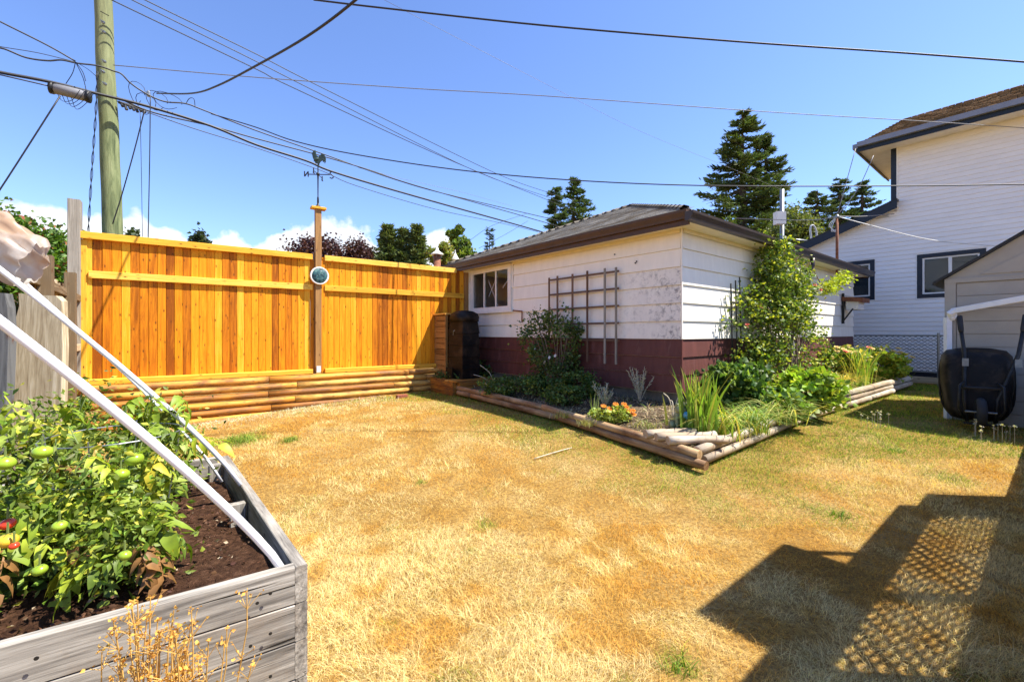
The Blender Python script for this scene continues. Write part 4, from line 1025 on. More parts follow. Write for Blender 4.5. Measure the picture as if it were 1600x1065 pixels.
conifer('fir_tree', 868, 26, 292, 130, 'shorter fir joined to the left of the one behind the roof ridge', (.08, .125, .05), nb=120, group=GT, zb0=.12, ls=.26, dens=150)
conifer('fir_tree', 1160, 27, 176, 270, 'tallest dark fir with ragged gaps in the centre behind the garage roof', (.085, .125, .038), nb=170, group=GT, zb0=.2, ls=.30, dens=230, gap=.3, droop=.22, alt=(.11, .13, .05))
conifer('fir_tree', 1196, 28, 216, 200, 'second fir growing against the right of the tallest one', (.085, .125, .038), nb=150, group=GT, zb0=.2, ls=.30, dens=230, gap=.3, droop=.22, alt=(.11, .13, .05))
conifer('fir_tree', 1277, 30, 298, 200, 'rounded fir left of the group behind the service mast', (.08, .115, .04), nb=180, group=GT, zb0=.15, ls=.26, dens=140)
conifer('fir_tree', 1313, 31, 279, 175, 'pointed fir directly behind the service mast', (.075, .115, .045), nb=180, group=GT, zb0=.15, ls=.26, dens=140)
conifer('fir_tree', 1347, 31, 283, 175, 'fir closest to the two storey house', (.075, .115, .045), nb=170, group=GT, zb0=.15, ls=.26, dens=140)
tree('round_tree', 1240, 22, 322, 90, 'light green leafy tree behind the garage gutter', (.11, .14, .035), (.2, .2, .06), .15, nl=13000, ls=.13, group=GT, vbot=430)

# ------------------------------------------------------------------ utility pole and cables
PA = Vector((-7.8, 8.5, 0))
def pole():
    b = P(178, 400, 8.9); b.z = 0; top = P(161, 0, 8.9)+ (P(161, 0, 8.9)-P(177, 362, 8.9))*.35
    T = thing('utility_pole', b, 'green treated wooden utility pole leaning left behind the cedar fence', 'utility pole')
    bb = P(177, 362, 8.9); k = (bb-top)/(bb.z-top.z)*-1
    base = bb+(bb-top)*(bb.z/(top.z-bb.z))
    pts = [base.lerp(top, i/14)+Vector((random.gauss(0, .006), 0, 0)) for i in range(15)]
    MB().tube(pts, [.178-.045*i/14 for i in range(15)], 18).build('shaft', M['pole'], T, True)
    for (u, v) in ((162, 36), (163, 51), (164, 97), (162, 113), (165, 132)):
        p = P(u, v, 8.74); MB().lathe(p, [(.03, 0), (.028, .03), (.012, .035), (.012, .08)], 8, Vector((.2, -1, 0))).build('bolt', M['galv'], T)
    p = P(157, 18, 8.72); MB().tube([p, P(170, 25, 8.74)], .008, 5).build('band', M['steel'], T)
pole()
def catmull(pts, n=6):
    out = []; P_ = [pts[0]*2-pts[1]]+pts+[pts[-1]*2-pts[-2]]
    for i in range(1, len(P_)-2):
        a, b, c, d_ = P_[i-1], P_[i], P_[i+1], P_[i+2]
        for k in range(n):
            t = k/n; out.append(.5*((2*b)+(c-a)*t+(2*a-5*b+4*c-d_)*t*t+(3*b-a-3*c+d_)*t**3))
    out.append(pts[-1]); return out
def wire(uv, A, B, r, label, mat='cable', name='overhead_cable'):
    """uv list traced; A,B plan line the cable hangs above"""
    pts = []
    A = Vector((A[0], A[1], 0)); B = Vector((B[0], B[1], 0)); d_ = B-A
    for (u, v) in uv:
        k = (u-U0)/F; t = (k*A.y-A.x)/(d_.x-k*d_.y); p = A+d_*t; p.z = CAMH-(v-V0)/F*p.y; pts.append(p)
    pts = catmull(pts); o = MB().tube(pts, r, 6).build(name, M[mat], origin=pts[0], smooth=True)
    return tag(o, label, 'cable', 'overhead cables')
A1, B1 = (-8.2, 8.25), (1.0, 19.3)
wire([(-60, 98), (0, 113), (78, 128), (150, 146), (230, 166), (330, 197), (400, 226), (478, 251), (525, 270), (650, 307), (825, 356), (900, 378)], A1, B1, .030, 'thickest black cable bundle passing the pole and sloping down behind the garage')
wire([(-40, 108), (0, 117), (78, 135)], A1, B1, .012, 'thin cable under the thick bundle at the left edge')
wire([(182, 152), (240, 176), (330, 197), (400, 216.5), (500, 243), (575, 265), (650, 290), (819, 338), (900, 362)], A1, B1, .017, 'black cable just above the thickest bundle crossing behind the rooster')
wire([(-30, 80), (0, 75), (40, 90), (74, 95), (96, 94), (121, 99), (153, 103), (177, 111), (190, 116), (205, 131), (231, 148), (258, 159), (290, 162), (320, 173), (400, 204), (500, 239), (619, 281), (712, 307), (878, 346)], A1, B1, .016, 'sagging secondary cable that touches the pole and runs on behind the rooster')
wire([(182, 158), (300, 200), (400, 231), (503, 267), (556, 290), (681, 327), (781, 348), (840, 362)], A1, B1, .010, 'thin cable hanging lowest below the thickest bundle')
wire([(-30, 18), (0, 34), (74, 71), (118, 96)], (-9.5, 7.0), (-8.3, 8.4), .014, 'cable coming down from the top left corner to the left of the pole')
wire([(-30, 66), (0, 73), (60, 83), (118, 97)], (-9.5, 7.0), (-8.3, 8.4), .007, 'faint thin cable meeting the pole from the left edge')
wire([(177, 102), (400, 121), (640, 138), (850, 150), (1200, 175), (1417, 188), (1600, 200), (1700, 208)], (-7.6, 8.4), (9.5, 9.5), .008, 'long thin grey cable crossing the whole sky from pole to house roof', 'cablegrey')
wire([(330, 178), (400, 199), (462, 221), (556, 241.5), (712, 265), (887, 281), (1100, 290), (1400, 290.5), (1600, 288), (1700, 287)], (-7.0, 9.5), (9.5, 7.6), .011, 'long dark cable running level behind the firs to the two storey house')
wire([(490, 0), (600, 13), (850, 40), (1150, 65), (1400, 82), (1600, 97), (1750, 110)], (-2.5, 5.5), (6, 5.2), .011, 'thick black service cable arching across the top of the sky')
wire([(245, 146), (300, 146), (340, 134), (400, 103), (480, 57), (556, 0), (640, -80)], (-7.0, 8.6), (-1.5, 4.4), .014, 'black service cable curving up from the pole to the top edge')
A2, B2 = (-8.0, 8.4), (1.6, 21)
wire([(150, -20), (176, 0), (199, 12), (400, 108), (464, 140), (712, 254), (862, 315), (900, 332)], A2, B2, .011, 'lowest of the three parallel power lines in the upper sky')
wire([(170, -20), (206, 0), (400, 96), (487, 140), (744, 268), (862, 310), (900, 326)], A2, B2, .011, 'middle of the three parallel power lines in the upper sky')
wire([(190, -20), (226, 0), (400, 84.5), (509, 140), (775, 271), (866, 304), (900, 318)], A2, B2, .011, 'highest of the three parallel power lines in the upper sky')
wire([(600, 0), (850, 130), (1000, 205), (1130, 258), (1230, 300)], (-1, 14), (9, 20), .005, 'faintest hair thin wire slanting across the middle of the sky', 'cablegrey')
wire([(560, 262), (640, 282), (720, 300), (800, 322)], A2, B2, .005, 'faint thin wire just above the cables right of the rooster', 'cablegrey')
wire([(0, 296), (-40, 350)][::-1]+[(94, 150)], (-9, 7.6), (-7.9, 8.2), .012, 'guy wire sloping down from the splice case to the left edge')
wire([(825, 333), (770, 352), (735, 375), (700, 402)], (2, 17), (-1.5, 15), .006, 'thin service wire dropping to the roof end of the garage, upper one')
wire([(825, 345), (790, 366), (748, 388)], (2, 17), (-1.5, 15), .006, 'thin service wire dropping to the roof end of the garage, lower one')
def drop(uv, Y, r, label, twist=False):
    pts = [P(u, v, Y) for u, v in uv]; pts = catmull(pts, 8)
    m = MB().tube(pts, r, 5)
    if twist:
        for ph in (0, 3.14): m.tube([p+Vector((math.cos(i*.9+ph)*.018, math.sin(i*.9+ph)*.018, 0)) for i, p in enumerate(pts)], r*.8, 4)
    tag(m.build('hanging_cable', M['cable'], origin=pts[0], smooth=True), label, 'cable', 'cables hanging down by the pole')
drop([(152, 112), (150, 170), (146, 230), (142, 290), (138, 360), (136, 400)], 8.7, .006, 'twisted cable hanging just left of the pole', True)
drop([(226, 172), (210, 235), (190, 306), (176, 350)], 8.6, .011, 'guy cable slanting from the cables down to the pole')
drop([(219, 175), (221, 270), (223, 400)], 8.6, .005, 'thin vertical cable right of the pole, the left of two')
drop([(235, 150), (234, 240), (231, 400)], 8.6, .009, 'vertical cable right of the pole, the right of two')
def splice():
    a, b = P(80, 137, 8.05), P(140, 152, 8.3); T = thing('splice_case', a, 'grey cable splice case hanging from the cables left of the pole', 'splice case')
    MB().tube([a, a.lerp(b, .08), a.lerp(b, .1), a.lerp(b, .9), b], [.05, .08, .095, .095, .06], 12).build('case', M['cablegrey'], T, True)
    for t in (.02, .97): p = a.lerp(b, t); MB().tube([p-(b-a)*.05, p+(b-a)*.05], .11, 12).build('end_cap', M['black'], T, True)
    for k in range(4):
        q = a.lerp(b, .15+.12*k); MB().tube(catmull([q-Z*.08, q-Z*(.22+.03*k)+Vector((.1, 0, 0)), q-Z*.2+Vector((.28, 0, 0)), q-Z*.02+Vector((.42, 0, 0))], 5), .005, 4).build('loop', M['cable'], T)
    for (u, v) in ((118, 97),):
        p = P(u, v, 8.2)
        for (u2, v2) in ((103, 131), (136, 148), (151, 120), (134, 127)): MB().tube(catmull([p, P((u+u2)/2+3, (v+v2)/2, 8.2), P(u2, v2, 8.2)], 4), .006, 4).build('tie', M['cable'], T)
splice()
def terminal():
    a = P(186, 160, 8.9); T = thing('cable_terminal', a, 'row of small black connectors and cable loops right of the pole', 'cable terminal')
    MB().tube([a, P(226, 172, 9.4)], .03, 8).build('bar', M['black'], T)
    for k in range(7):
        p = a.lerp(P(226, 172, 9.4), (k+.5)/7); MB().tube([p, p-Z*random.uniform(.06, .14)+Vector((.04, 0, 0))], [.02, .028], 6).build('connector', M['black'], T)
    for (cu, cv, rx, rz) in ((228, 163, .20, .22), (214, 146, .16, .24), (262, 158, .30, .17), (245, 158, .22, .2)):
        c = P(cu, cv, 9.3); MB().tube([c+Vector((math.cos(t)*rx, .05*math.sin(2*t), math.sin(t)*rz+rx*-.25*math.cos(t))) for t in [i*.4 for i in range(15)]], .006, 4).build('cable_loop', M['cable'], T, True)
    for (u, v) in ((232, 147),):
        p = P(u, v, 9.2); MB().lathe(p-Z*.06, [(.02, 0), (.035, .03), (.035, .1), (.015, .13)], 8).build('clamp', M['galv'], T)
    MB().tube(catmull([P(290, 163, 9.9), P(296, 154, 9.9), P(303, 155, 9.9), P(305, 168, 9.9)], 5), .007, 4).build('cable_loop', M['cable'], T)
terminal()

# ------------------------------------------------------------------ service mast and roof things
def mast():
    b = GC+NR*(OH+.0)+D*6.33+Z*2.83; b = b-NR*.14; top = P(1315, 338, b.y)
    T = thing('service_mast', Vector((b.x, b.y, 2.72)), 'rusty pipe service mast rising through the garage eave', 'mast')
    MB().tube([Vector((b.x, b.y, 2.70)), Vector((b.x, b.y, top.z))], .028, 8).build('pipe', M['rust'], T, True)
    t = Vector((b.x, b.y, top.z)); MB().lathe(t-Z*.02, [(.05, -.03), (.05, .02), (.02, .06)], 10).build('weatherhead', M['galv'], T, True)
    for k in range(3): MB().tube(catmull([t, t+Vector((-.1-.04*k, 0, -.2)), t+Vector((-.12+.05*k, 0, -.34)), t+Vector((0, 0, -.28-.05*k))], 5), .008, 4).build('loop', M['cablewhite'], T)
    return t
mt_ = mast()
def w3(pts, r, label, mat, cat='cable', grp='wires at the service mast', name='service_wire'):
    pts = catmull([Vector(p) for p in pts], 6); tag(MB().tube(pts, r, 5).build(name, M[mat], origin=pts[0], smooth=True), label, cat, grp)
w3([mt_, P(1360, 352, 9.6), P(1450, 374, 9.3), P(1540, 383, 9.0), P(1640, 386, 8.7)], .009, 'white service cable sagging from the mast across the house to the right', 'cablewhite')
w3([mt_, P(1260, 344, 11.5), P(1150, 341, 14)], .010, 'pale wire running level from the mast to the left before the firs', 'cablegrey')
w3([mt_, P(1350, 338, 10.4), P(1397, 334, 11.3)], .010, 'short pale wire from the mast to the house corner', 'cablegrey')
w3([mt_+Z*.02, P(1337, 232, mt_.y)], .008, 'left of two thin antenna rods above the mast', 'cablegrey', 'rod', 'antenna rods', 'antenna_rod')
w3([mt_+Z*.02, P(1340, 296, mt_.y), P(1365, 243, mt_.y)], .008, 'right and more slanted of two thin rods above the mast', 'cablegrey', 'rod', 'antenna rods', 'antenna_rod')
def meterpost():
    b = P(1222, 360, 13.5); T = thing('meter_post', Vector((b.x, b.y, .18)), 'grey metal post with a white meter box behind the garage gutter', 'post')
    MB().tube([(b.x, b.y, .18), (b.x, b.y, P(1222, 296, 13.5).z)], .06, 10).build('post', M['galv'], T, True)
    q = P(1208, 352, 13.5); MB().box(q, Vector((.28, 0, 0)), Vector((0, -.2, 0)), Z*.38).build('meter_box', M['whitebox'], T)
    MB().tube(catmull([P(1268, 376, 13.5), P(1266, 358, 13.5), P(1270, 352, 13.5), P(1275, 360, 13.5), P(1277, 378, 13.5)], 5), .03, 6).build('conduit', M['cablewhite'], T, True)
    MB().tube([P(1222, 372, 13.5), P(1277, 378, 13.5)], .03, 6).build('conduit', M['galv'], T, True)
meterpost()
def chimneycap():
    b = P(683, 430, 13.5); T = thing('pipe_chimney', Vector((b.x, b.y, 0)), 'metal pipe chimney with white conical cap beyond the fence end', 'chimney')
    q = P(683, 398, 13.5); MB().tube([(b.x, b.y, 0), (b.x, b.y, q.z)], .11, 12).build('pipe', M['rust'], T, True)
    MB().lathe((b.x, b.y, q.z), [(.20, 0), (.19, .02), (.06, .12), (.02, .22)], 14).build('cap', M['trim'], T, True)
    for k in range(4): a = k*1.57; MB().tube([(b.x+.11*math.cos(a), b.y+.11*math.sin(a), q.z-.1), (b.x+.16*math.cos(a), b.y+.16*math.sin(a), q.z+.01)], .01, 4).build('strut', M['galv'], T)
    b = P(711, 400, 15); T = thing('white_vent', Vector((b.x, b.y, 2.5)), 'white pointed roof vent showing between trees and garage roof', 'vent')
    MB().lathe((b.x, b.y, 2.5), [(.06, 0), (.06, 1.35), (.15, 1.4), (.03, 1.62), (.01, 1.75)], 6).build('cowl', M['trim'], T)
chimneycap()
# neighbour's house with brick chimney, mostly hidden by the shrub
def backhouse():
    T = thing('neighbour_house', (-17, 15.5, 0), 'brick chimney and roof of a house hidden behind the left shrub', 'house')
    MB().box((-21, 15, 0), (8, 0, 0), (0, 7, 0), (0, 0, 2.6)).build('wall', M['trim'], T)
    m = MB(); m.poly([(-21.4, 14.6, 2.6), (-12.6, 14.6, 2.6), (-12.6, 18.5, 4.1), (-21.4, 18.5, 4.1)]); m.poly([(-21.4, 22.4, 2.6), (-21.4, 18.5, 4.1), (-12.6, 18.5, 4.1), (-12.6, 22.4, 2.6)]); m.build('roof', M['fascia'], T)
    c = P(27, 352, 15.6); MB().box((c.x-.19, 15.5, 2.8), (.38, 0, 0), (0, .4, 0), (0, 0, P(27, 337, 15.6).z-2.8)).build('chimney', M['brick'], T)
backhouse()
def birdhouse():
    b = GC+D*7.35+NR*.05+Z*2.05; T = thing('bird_box', b, 'white bird box with brown shingle roof bracketed to the far end of the garage wall', 'bird box')
    z = 1.98
    MB().box(GC+D*7.12+NR*.10+Z*(z-.03), D*.50, NR*.24, Z*.21).build('box', M['trim'], T)
    o = GC+D*7.06+NR*.03+Z*(z+.181); m = MB().box(o, D*.62, NR*.40-Z*.05, Z*.08); m.build('roof', M['rust'], T)
    for k in range(3): MB().box(o+NR*(.13*k)+Z*(.081-.016*k), D*.62, NR*.14-Z*.018, Z*.02).build('shingle', M['rust'], T)
    MB().box(o+D*.02-Z*.001+NR*.02, D*.58, NR*.02, Z*.0).build
    piece('bracket', T, M['iron'], GC+D*7.10+NR*.05+Z*1.62, Z, NR, .72, .035, .05)
    MB().tube([GC+D*7.10+NR*.05+Z*1.68, GC+D*7.10+NR*.24+Z*1.97], .018, 5).build('brace', M['iron'], T)
birdhouse()

# ------------------------------------------------------------------ two-storey house at right
HC = Vector((10.0, 11.4, 0))
def house():
    T = thing('white_house', HC+Z*.18, 'two storey house with white lap siding, navy trim and mossy brown roof', 'house')
    zb, zs = .42, 6.2; far = 7.0
    MB().box(HC-E*far+Z*.0+D*.02, E*(far+4.5), D*4, Z*zb).build('foundation', M['navy'], T)
    # wall cores with holes are not needed: windows are set in boxes proud of the wall
    w2 = (.396, 1.587, 2.27, 3.37)   # q toward camera side
    w1 = (.443, 1.5, 2.29, 3.37)     # s away from the camera
    def core(q0, q1, z0, z1): MB().box(HC-E*q1+Z*z0+D*.0, E*(q1-q0), D*.12, Z*(z1-z0)).build('wall', M['hsiding'], T)
    core(1.60, far, zb, zs); core(-.43, .38, zb, zs if False else 4.6); core(.38, 1.60, zb, 2.26); core(.38, 1.60, 3.38, zs); core(0, .38, 4.6, zs)
    core(-4.5, -1.52, zb, 3.1); core(-1.52, -.43, zb, 2.28); pass
    MB().box(HC+D*2.2-E*far+Z*zb, E*(far), D*.1, Z*(zs-zb)).build('wall', M['hsiding'], T)
    m = MB(); qs = [(0, 3.39), (0, 4.64), (-3.28, 3.395)]
    for off in (0, .12):
        for (q, z_) in qs: m.v.append(HC-E*q+Z*z_+D*off)
    m.f += [(0, 1, 2), (5, 4, 3), (0, 3, 4, 1), (1, 4, 5, 2), (2, 5, 3, 0)]; m.build('wall', M['hsiding'], T)
    ex = .115; k = 0; z = zb
    while z < zs-.01:
        h = min(ex, zs-z); right = far; left = 0.0 if z+h > 4.62 else min(4.5, (4.62-(z+h))/.38)
        segs = [(-left, right)]
        for (a, b, lo, hi, sg) in ((w2[0], w2[1], w2[2], w2[3], 1), (-w1[1], -w1[0], w1[2], w1[3], 1)):
            if z+h > lo and z < hi:
                ns = []
                for (p, q) in segs:
                    if a > p: ns.append((p, min(a, q)))
                    if b < q: ns.append((max(b, p), q))
                segs = [s_ for s_ in ns if s_[1]-s_[0] > .02]
        for (p, q) in segs: piece('siding_board', T, M['hsiding'], HC-E*q+Z*z, E, Z, q-p-.003, .016, h-.001, kind='lap')
        z += ex
    # corner trim
    MB().box(HC+E*.002+Z*4.68+NL*.02, E*.11, -NL*.10, Z*(zs-4.68)).build('corner_trim', M['navy'], T)
    MB().box(HC-E*.001+Z*4.68+NL*.02, -E*.04, -NL*.012, Z*(zs-4.68)).build('corner_trim', M['trim'], T)
    def window(q0, q1, z0, z1):
        o = HC-E*q1+Z*z0+NL*.02; Wd = q1-q0; H_ = z1-z0
        f = MB(); t = .10
        f.box(o, E*Wd, -NL*.10, Z*t); f.box(o+Z*(H_-t), E*Wd, -NL*.10, Z*t); f.box(o+Z*t, E*t, -NL*.10, Z*(H_-2*t)); f.box(o+Z*t+E*(Wd-t), E*t, -NL*.10, Z*(H_-2*t))
        fr = f.build('window', M['navy'], T)
        s_ = MB(); t2 = .035; o2 = o+Z*t+E*t-NL*.015; W2 = Wd-2*t; H2 = H_-2*t
        s_.box(o2, E*W2, -NL*.06, Z*t2); s_.box(o2+Z*(H2-t2), E*W2, -NL*.06, Z*t2); s_.box(o2+Z*t2, E*t2, -NL*.06, Z*(H2-2*t2)); s_.box(o2+Z*t2+E*(W2-t2), E*t2, -NL*.06, Z*(H2-2*t2)); s_.box(o2+Z*t2+E*(W2*.5-.03), E*.06, -NL*.06, Z*(H2-2*t2))
        s_.build('sash', M['trim'], fr)
        for (a, b) in ((t2, W2*.5-.03), (W2*.5+.03, W2-t2)): MB().box(o2+Z*t2+E*a-NL*.04, E*(b-a), -NL*.006, Z*(H2-2*t2)).build('pane', M['hglass'], fr)
        MB().box(o2-NL*.13+Z*.01, E*W2, -NL*.01, Z*(H2*.96)).build('blind', M['curtain'], fr)
        MB().box(o-E*.02-Z*.02+NL*.0, E*(Wd+.04), -NL*.01, Z*.019).build('trim', M['trim'], fr); MB().box(o-E*.02+Z*(H_+.001), E*(Wd+.04), -NL*.01, Z*.02).build('trim', M['trim'], fr)
        MB().box(o-E*.02, E*.019, -NL*.01, Z*H_).build('trim', M['trim'], fr); MB().box(o+E*(Wd+.001), E*.02, -NL*.01, Z*H_).build('trim', M['trim'], fr)
    window(w2[0], w2[1], w2[2], w2[3]); window(-w1[1], -w1[0], w1[2], w1[3])
    # upper eave
    e0 = HC+E*.67+NL*.6; L = far+.67
    MB().box(e0+Z*zs, -E*L, D*3.5, Z*.02).build('soffit', M['trim'], T)
    MB().box(e0+Z*(zs-.05), -E*L, NL*.03, Z*.11).build('fascia', M['navy'], T)
    MB().box(e0+Z*(zs+.062), -E*L, NL*.13, Z*.12).build('gutter', M['hgutter'], T)
    MB().box(e0+Z*(zs-.05), D*3.5, E*.03, Z*.11).build('fascia', M['navy'], T); MB().box(e0+Z*(zs+.062), D*3.5, E*.12, Z*.12).build('gutter', M['hgutter'], T)
    c0 = e0+Z*(zs+.16); run = .80; rise = .60
    r0 = c0+D*run-E*run+Z*rise; r1 = c0-E*L+D*run+Z*rise; c1 = c0-E*L
    bk = D*2.2-Z*.3
    m = MB().poly([c0, r0, r1, c1]).poly([c0, c0+D*3.4, r0+bk, r0]).poly([r0, r0+bk, r1+bk, r1]); m.build('roof', M['mosshingle'], T)
    V, Fc, Cc = [], [], []; up = (D*run+Z*rise); sl_ = up.length; up.normalize(); nrm = up.cross(E).normalized(); nrm = nrm if nrm.z > 0 else -nrm
    for r in range(int(sl_/.075)+1):
        y0 = r*.075; x = run*y0/sl_*.97
        while x < L:
            w = random.uniform(.09, .2); lift = random.uniform(.008, .035); a = c0-E*x+up*y0; b = c0-E*min(L, x+w-.01)+up*y0; n = len(V)
            V += [a+nrm*lift, b+nrm*lift, b+up*.1+nrm*.003, a+up*.1+nrm*.003, a-nrm*.01, b-nrm*.01]; Fc += [(n, n+1, n+2, n+3), (n+4, n+5, n+1, n)]; q = random.uniform(.4, 1.3); Cc += [(q, q*.92, q*.8)]*6; x += w
    tag(npmesh('shingles', np.array([tuple(v) for v in V]), np.array(Fc), np.array(Cc), M['mosshingle'], T), kind='stuff')
    # wing roof rake: slopes down to the left
    a = HC+NL*.25+Z*4.78-E*.0; d_ = (E*1.0-Z*.38).normalized()
    MB().box(a-d_*.05, d_*5.0, -NL*3.4, Z*.05+D*0).build('wing_roof', M['black'], T)
    MB().box(a-d_*.05-Z*.20, d_*5.0, -NL*.03, Z*.199).build('rake_board', M['navy'], T)
    MB().box(a-d_*.05-Z*.16+D*.031, d_*5.0, D*.23, Z*.02).build('rake_soffit', M['trim'], T)
    MB().box(HC+E*.05+NL*.1+Z*4.62, E*.08, -NL*.2, Z*.22).build('trim_block', M['navy'], T)
house()
def chainlink():
    o = HC+NL*.95; T = thing('chain_link_fence', Vector((o.x, o.y, .2)), 'grey chain link fence in front of the white house', 'fence')
    z0, z1 = .50, 1.34; q0, q1 = -2.6, 3.5
    MB().tube([o-E*q1+Z*z1, o-E*q0+Z*z1], .018, 6).build('top_rail', M['galv'], T)
    MB().tube([o-E*q1+Z*z0, o-E*q0+Z*z0], .012, 6).build('bottom_rail', M['galv'], T)
    for q in (-2.5, -.9, .9, 2.9): p = o-E*q; MB().tube([Vector((p.x, p.y, .15)), Vector((p.x, p.y, z1+.06))], .026, 8).build('post', M['galv'], T)
    m = MB(); H = z1-z0; st = .105; q = q0-H*1.6
    while q < q1:
        for sg in (1, -1):
            a, b = (q, q+H*1.35) if sg > 0 else (q+H*1.35, q)
            ta, tb = 0, 1
            qa, qb = a, b
            lo, hi = min(a, b), max(a, b)
            if hi < q0 or lo > q1: continue
            def clip(t): return a+(b-a)*t
            t0 = 0.0; t1 = 1.0
            for lim, s_ in ((q0, 1), (q1, -1)):
                va, vb = s_*(a-lim), s_*(b-lim)
                if va < 0: t0 = max(t0, va/(va-vb))
                if vb < 0: t1 = min(t1, va/(va-vb))
            if t1 > t0: m.tube([o-E*clip(t0)+Z*(z0+H*t0)+NL*.004*sg, o-E*clip(t1)+Z*(z0+H*t1)+NL*.004*sg], .0045, 4, False)
        q += st
    tag(m.build('wire_mesh', M['steel'], T), kind='stuff')
    # dark ground board under the fence
    tag(piece('ground_board', None, M['oldfence'], o-E*3.2-NL*.0+Z*.30, E, Z, 5.6, .05, .14), 'low dark board lying along the foot of the chain link fence', 'board')
chainlink()

# ------------------------------------------------------------------ shed, downpipe, wheelbarrow
SC = Vector((6.26, 6.34, 0))
def shed():
    T = thing('garden_shed', SC+Z*.15, 'beige resin garden shed with black edged gable roof at the right', 'shed')
    W_, Dp = 2.2, 2.4; pz = .78; ze = 2.17; za = ze+pz*W_/2*.9
    ax = -E; nrm = NL
    # panels of the front (gable) wall
    def fp(s_, z, off=0): return SC+ax*s_+NL*off+Z*z
    def panel(s0, s1, z0, z1, nm='panel'):
        m = MB(); m.box(fp(s0+.004, z0+.004, 0), ax*(s1-s0-.008), NL*.018, Z*(z1-z0-.008)); return m.build(nm, M['shed'], T)
    MB().box(fp(.01, .12, -.04), ax*(W_-.02), NL*.039, Z*(ze-.12)).build('wall', M['shed'], T)
    MB().box(fp(0, .12, -.04), D*Dp, ax*.04, Z*(ze-.12)).build('wall', M['shed'], T)
    MB().box(fp(W_-.04, .12, -.04), D*Dp, ax*.04, Z*(ze-.12)).build('wall', M['shed'], T)
    hs = [.14+.178*i for i in range(12)]
    for a, b in zip(hs[:-1], hs[1:]):
        panel(.12, .80, a, b); panel(.80, 1.5, a, b); panel(1.5, W_-.1, a, b)
    MB().box(fp(0, .12), ax*.115, NL*.03, Z*(ze-.12)).build('corner_post', M['shed'], T)
    MB().box(fp(0, ze-.06), ax*W_, NL*.035, Z*.06).build('header', M['shed'], T)
    # gable
    m = MB(); ap = fp(W_/2, za); a0 = fp(0, ze); a1 = fp(W_, ze)
    for off in (-.04, .012): 
        for p in (a0, a1, ap): m.v.append(p+NL*off)
    m.f += [(0, 1, 2), (5, 4, 3), (0, 3, 4, 1), (1, 4, 5, 2), (2, 5, 3, 0)]; m.build('gable', M['shed'], T)
    m = MB(); b0 = fp(.35, ze+.04, .012); b1 = fp(W_-.35, ze+.04, .012); bp = fp(W_/2, za-.28, .012)
    for off in (0, .012):
        for p in (b0, b1, bp): m.v.append(p+NL*off)
    m.f += [(0, 1, 2), (5, 4, 3), (0, 3, 4, 1), (1, 4, 5, 2), (2, 5, 3, 0)]; m.build('gable_panel', M['shed'], T)
    sl_ = (za-ze)/(W_/2); dl = (ax+Z*sl_).normalized(); ln = (W_/2+.12)*math.sqrt(1+sl_*sl_)
    o = fp(-.12, ze-.12*sl_, .09)
    MB().box(o+Z*.012, dl*ln, D*(Dp+.2), Z*.035).build('roof', M['black'], T)
    dr = (ax*-1+Z*sl_).normalized(); o = fp(W_+.12, ze-.12*sl_, .09); MB().box(o+Z*.013, dr*ln, D*(Dp+.2), Z*.036).build('roof', M['black'], T)
shed()
def downpipe():
    p0 = SC-E*.02+NL*.10; T = thing('white_downpipe', Vector((p0.x, p0.y, .15)), 'white square downpipe running down the shed corner with long sloping upper arm', 'downpipe')
    a = P(1474, 660, 6.28); top = P(1479, 496, 6.28)
    MB().box(Vector((a.x, a.y, .16)), (.075, 0, 0), (0, -.05, 0), Z*(top.z-.16)).build('vertical_pipe', M['pvc'], T)
    q1 = P(1488, 486, 6.2); q2 = P(1640, 459, 5.35)
    d_ = q2-q1; MB().tube([top+Vector((.037, -.03, -.02)), q1+Vector((-.02, 0, -.02)), q1+d_*.03], .045, 8).build('elbow', M['pvc'], T)
    piece('sloping_pipe', T, M['pvc'], q1, d_, Z, d_.length, .06, .075, .004)
    MB().box(top+Vector((-.01, -.06, -.02)), (.07, 0, .02), (0, -.03, 0), Z*.10).build('strap', M['pvc'], T)
downpipe()
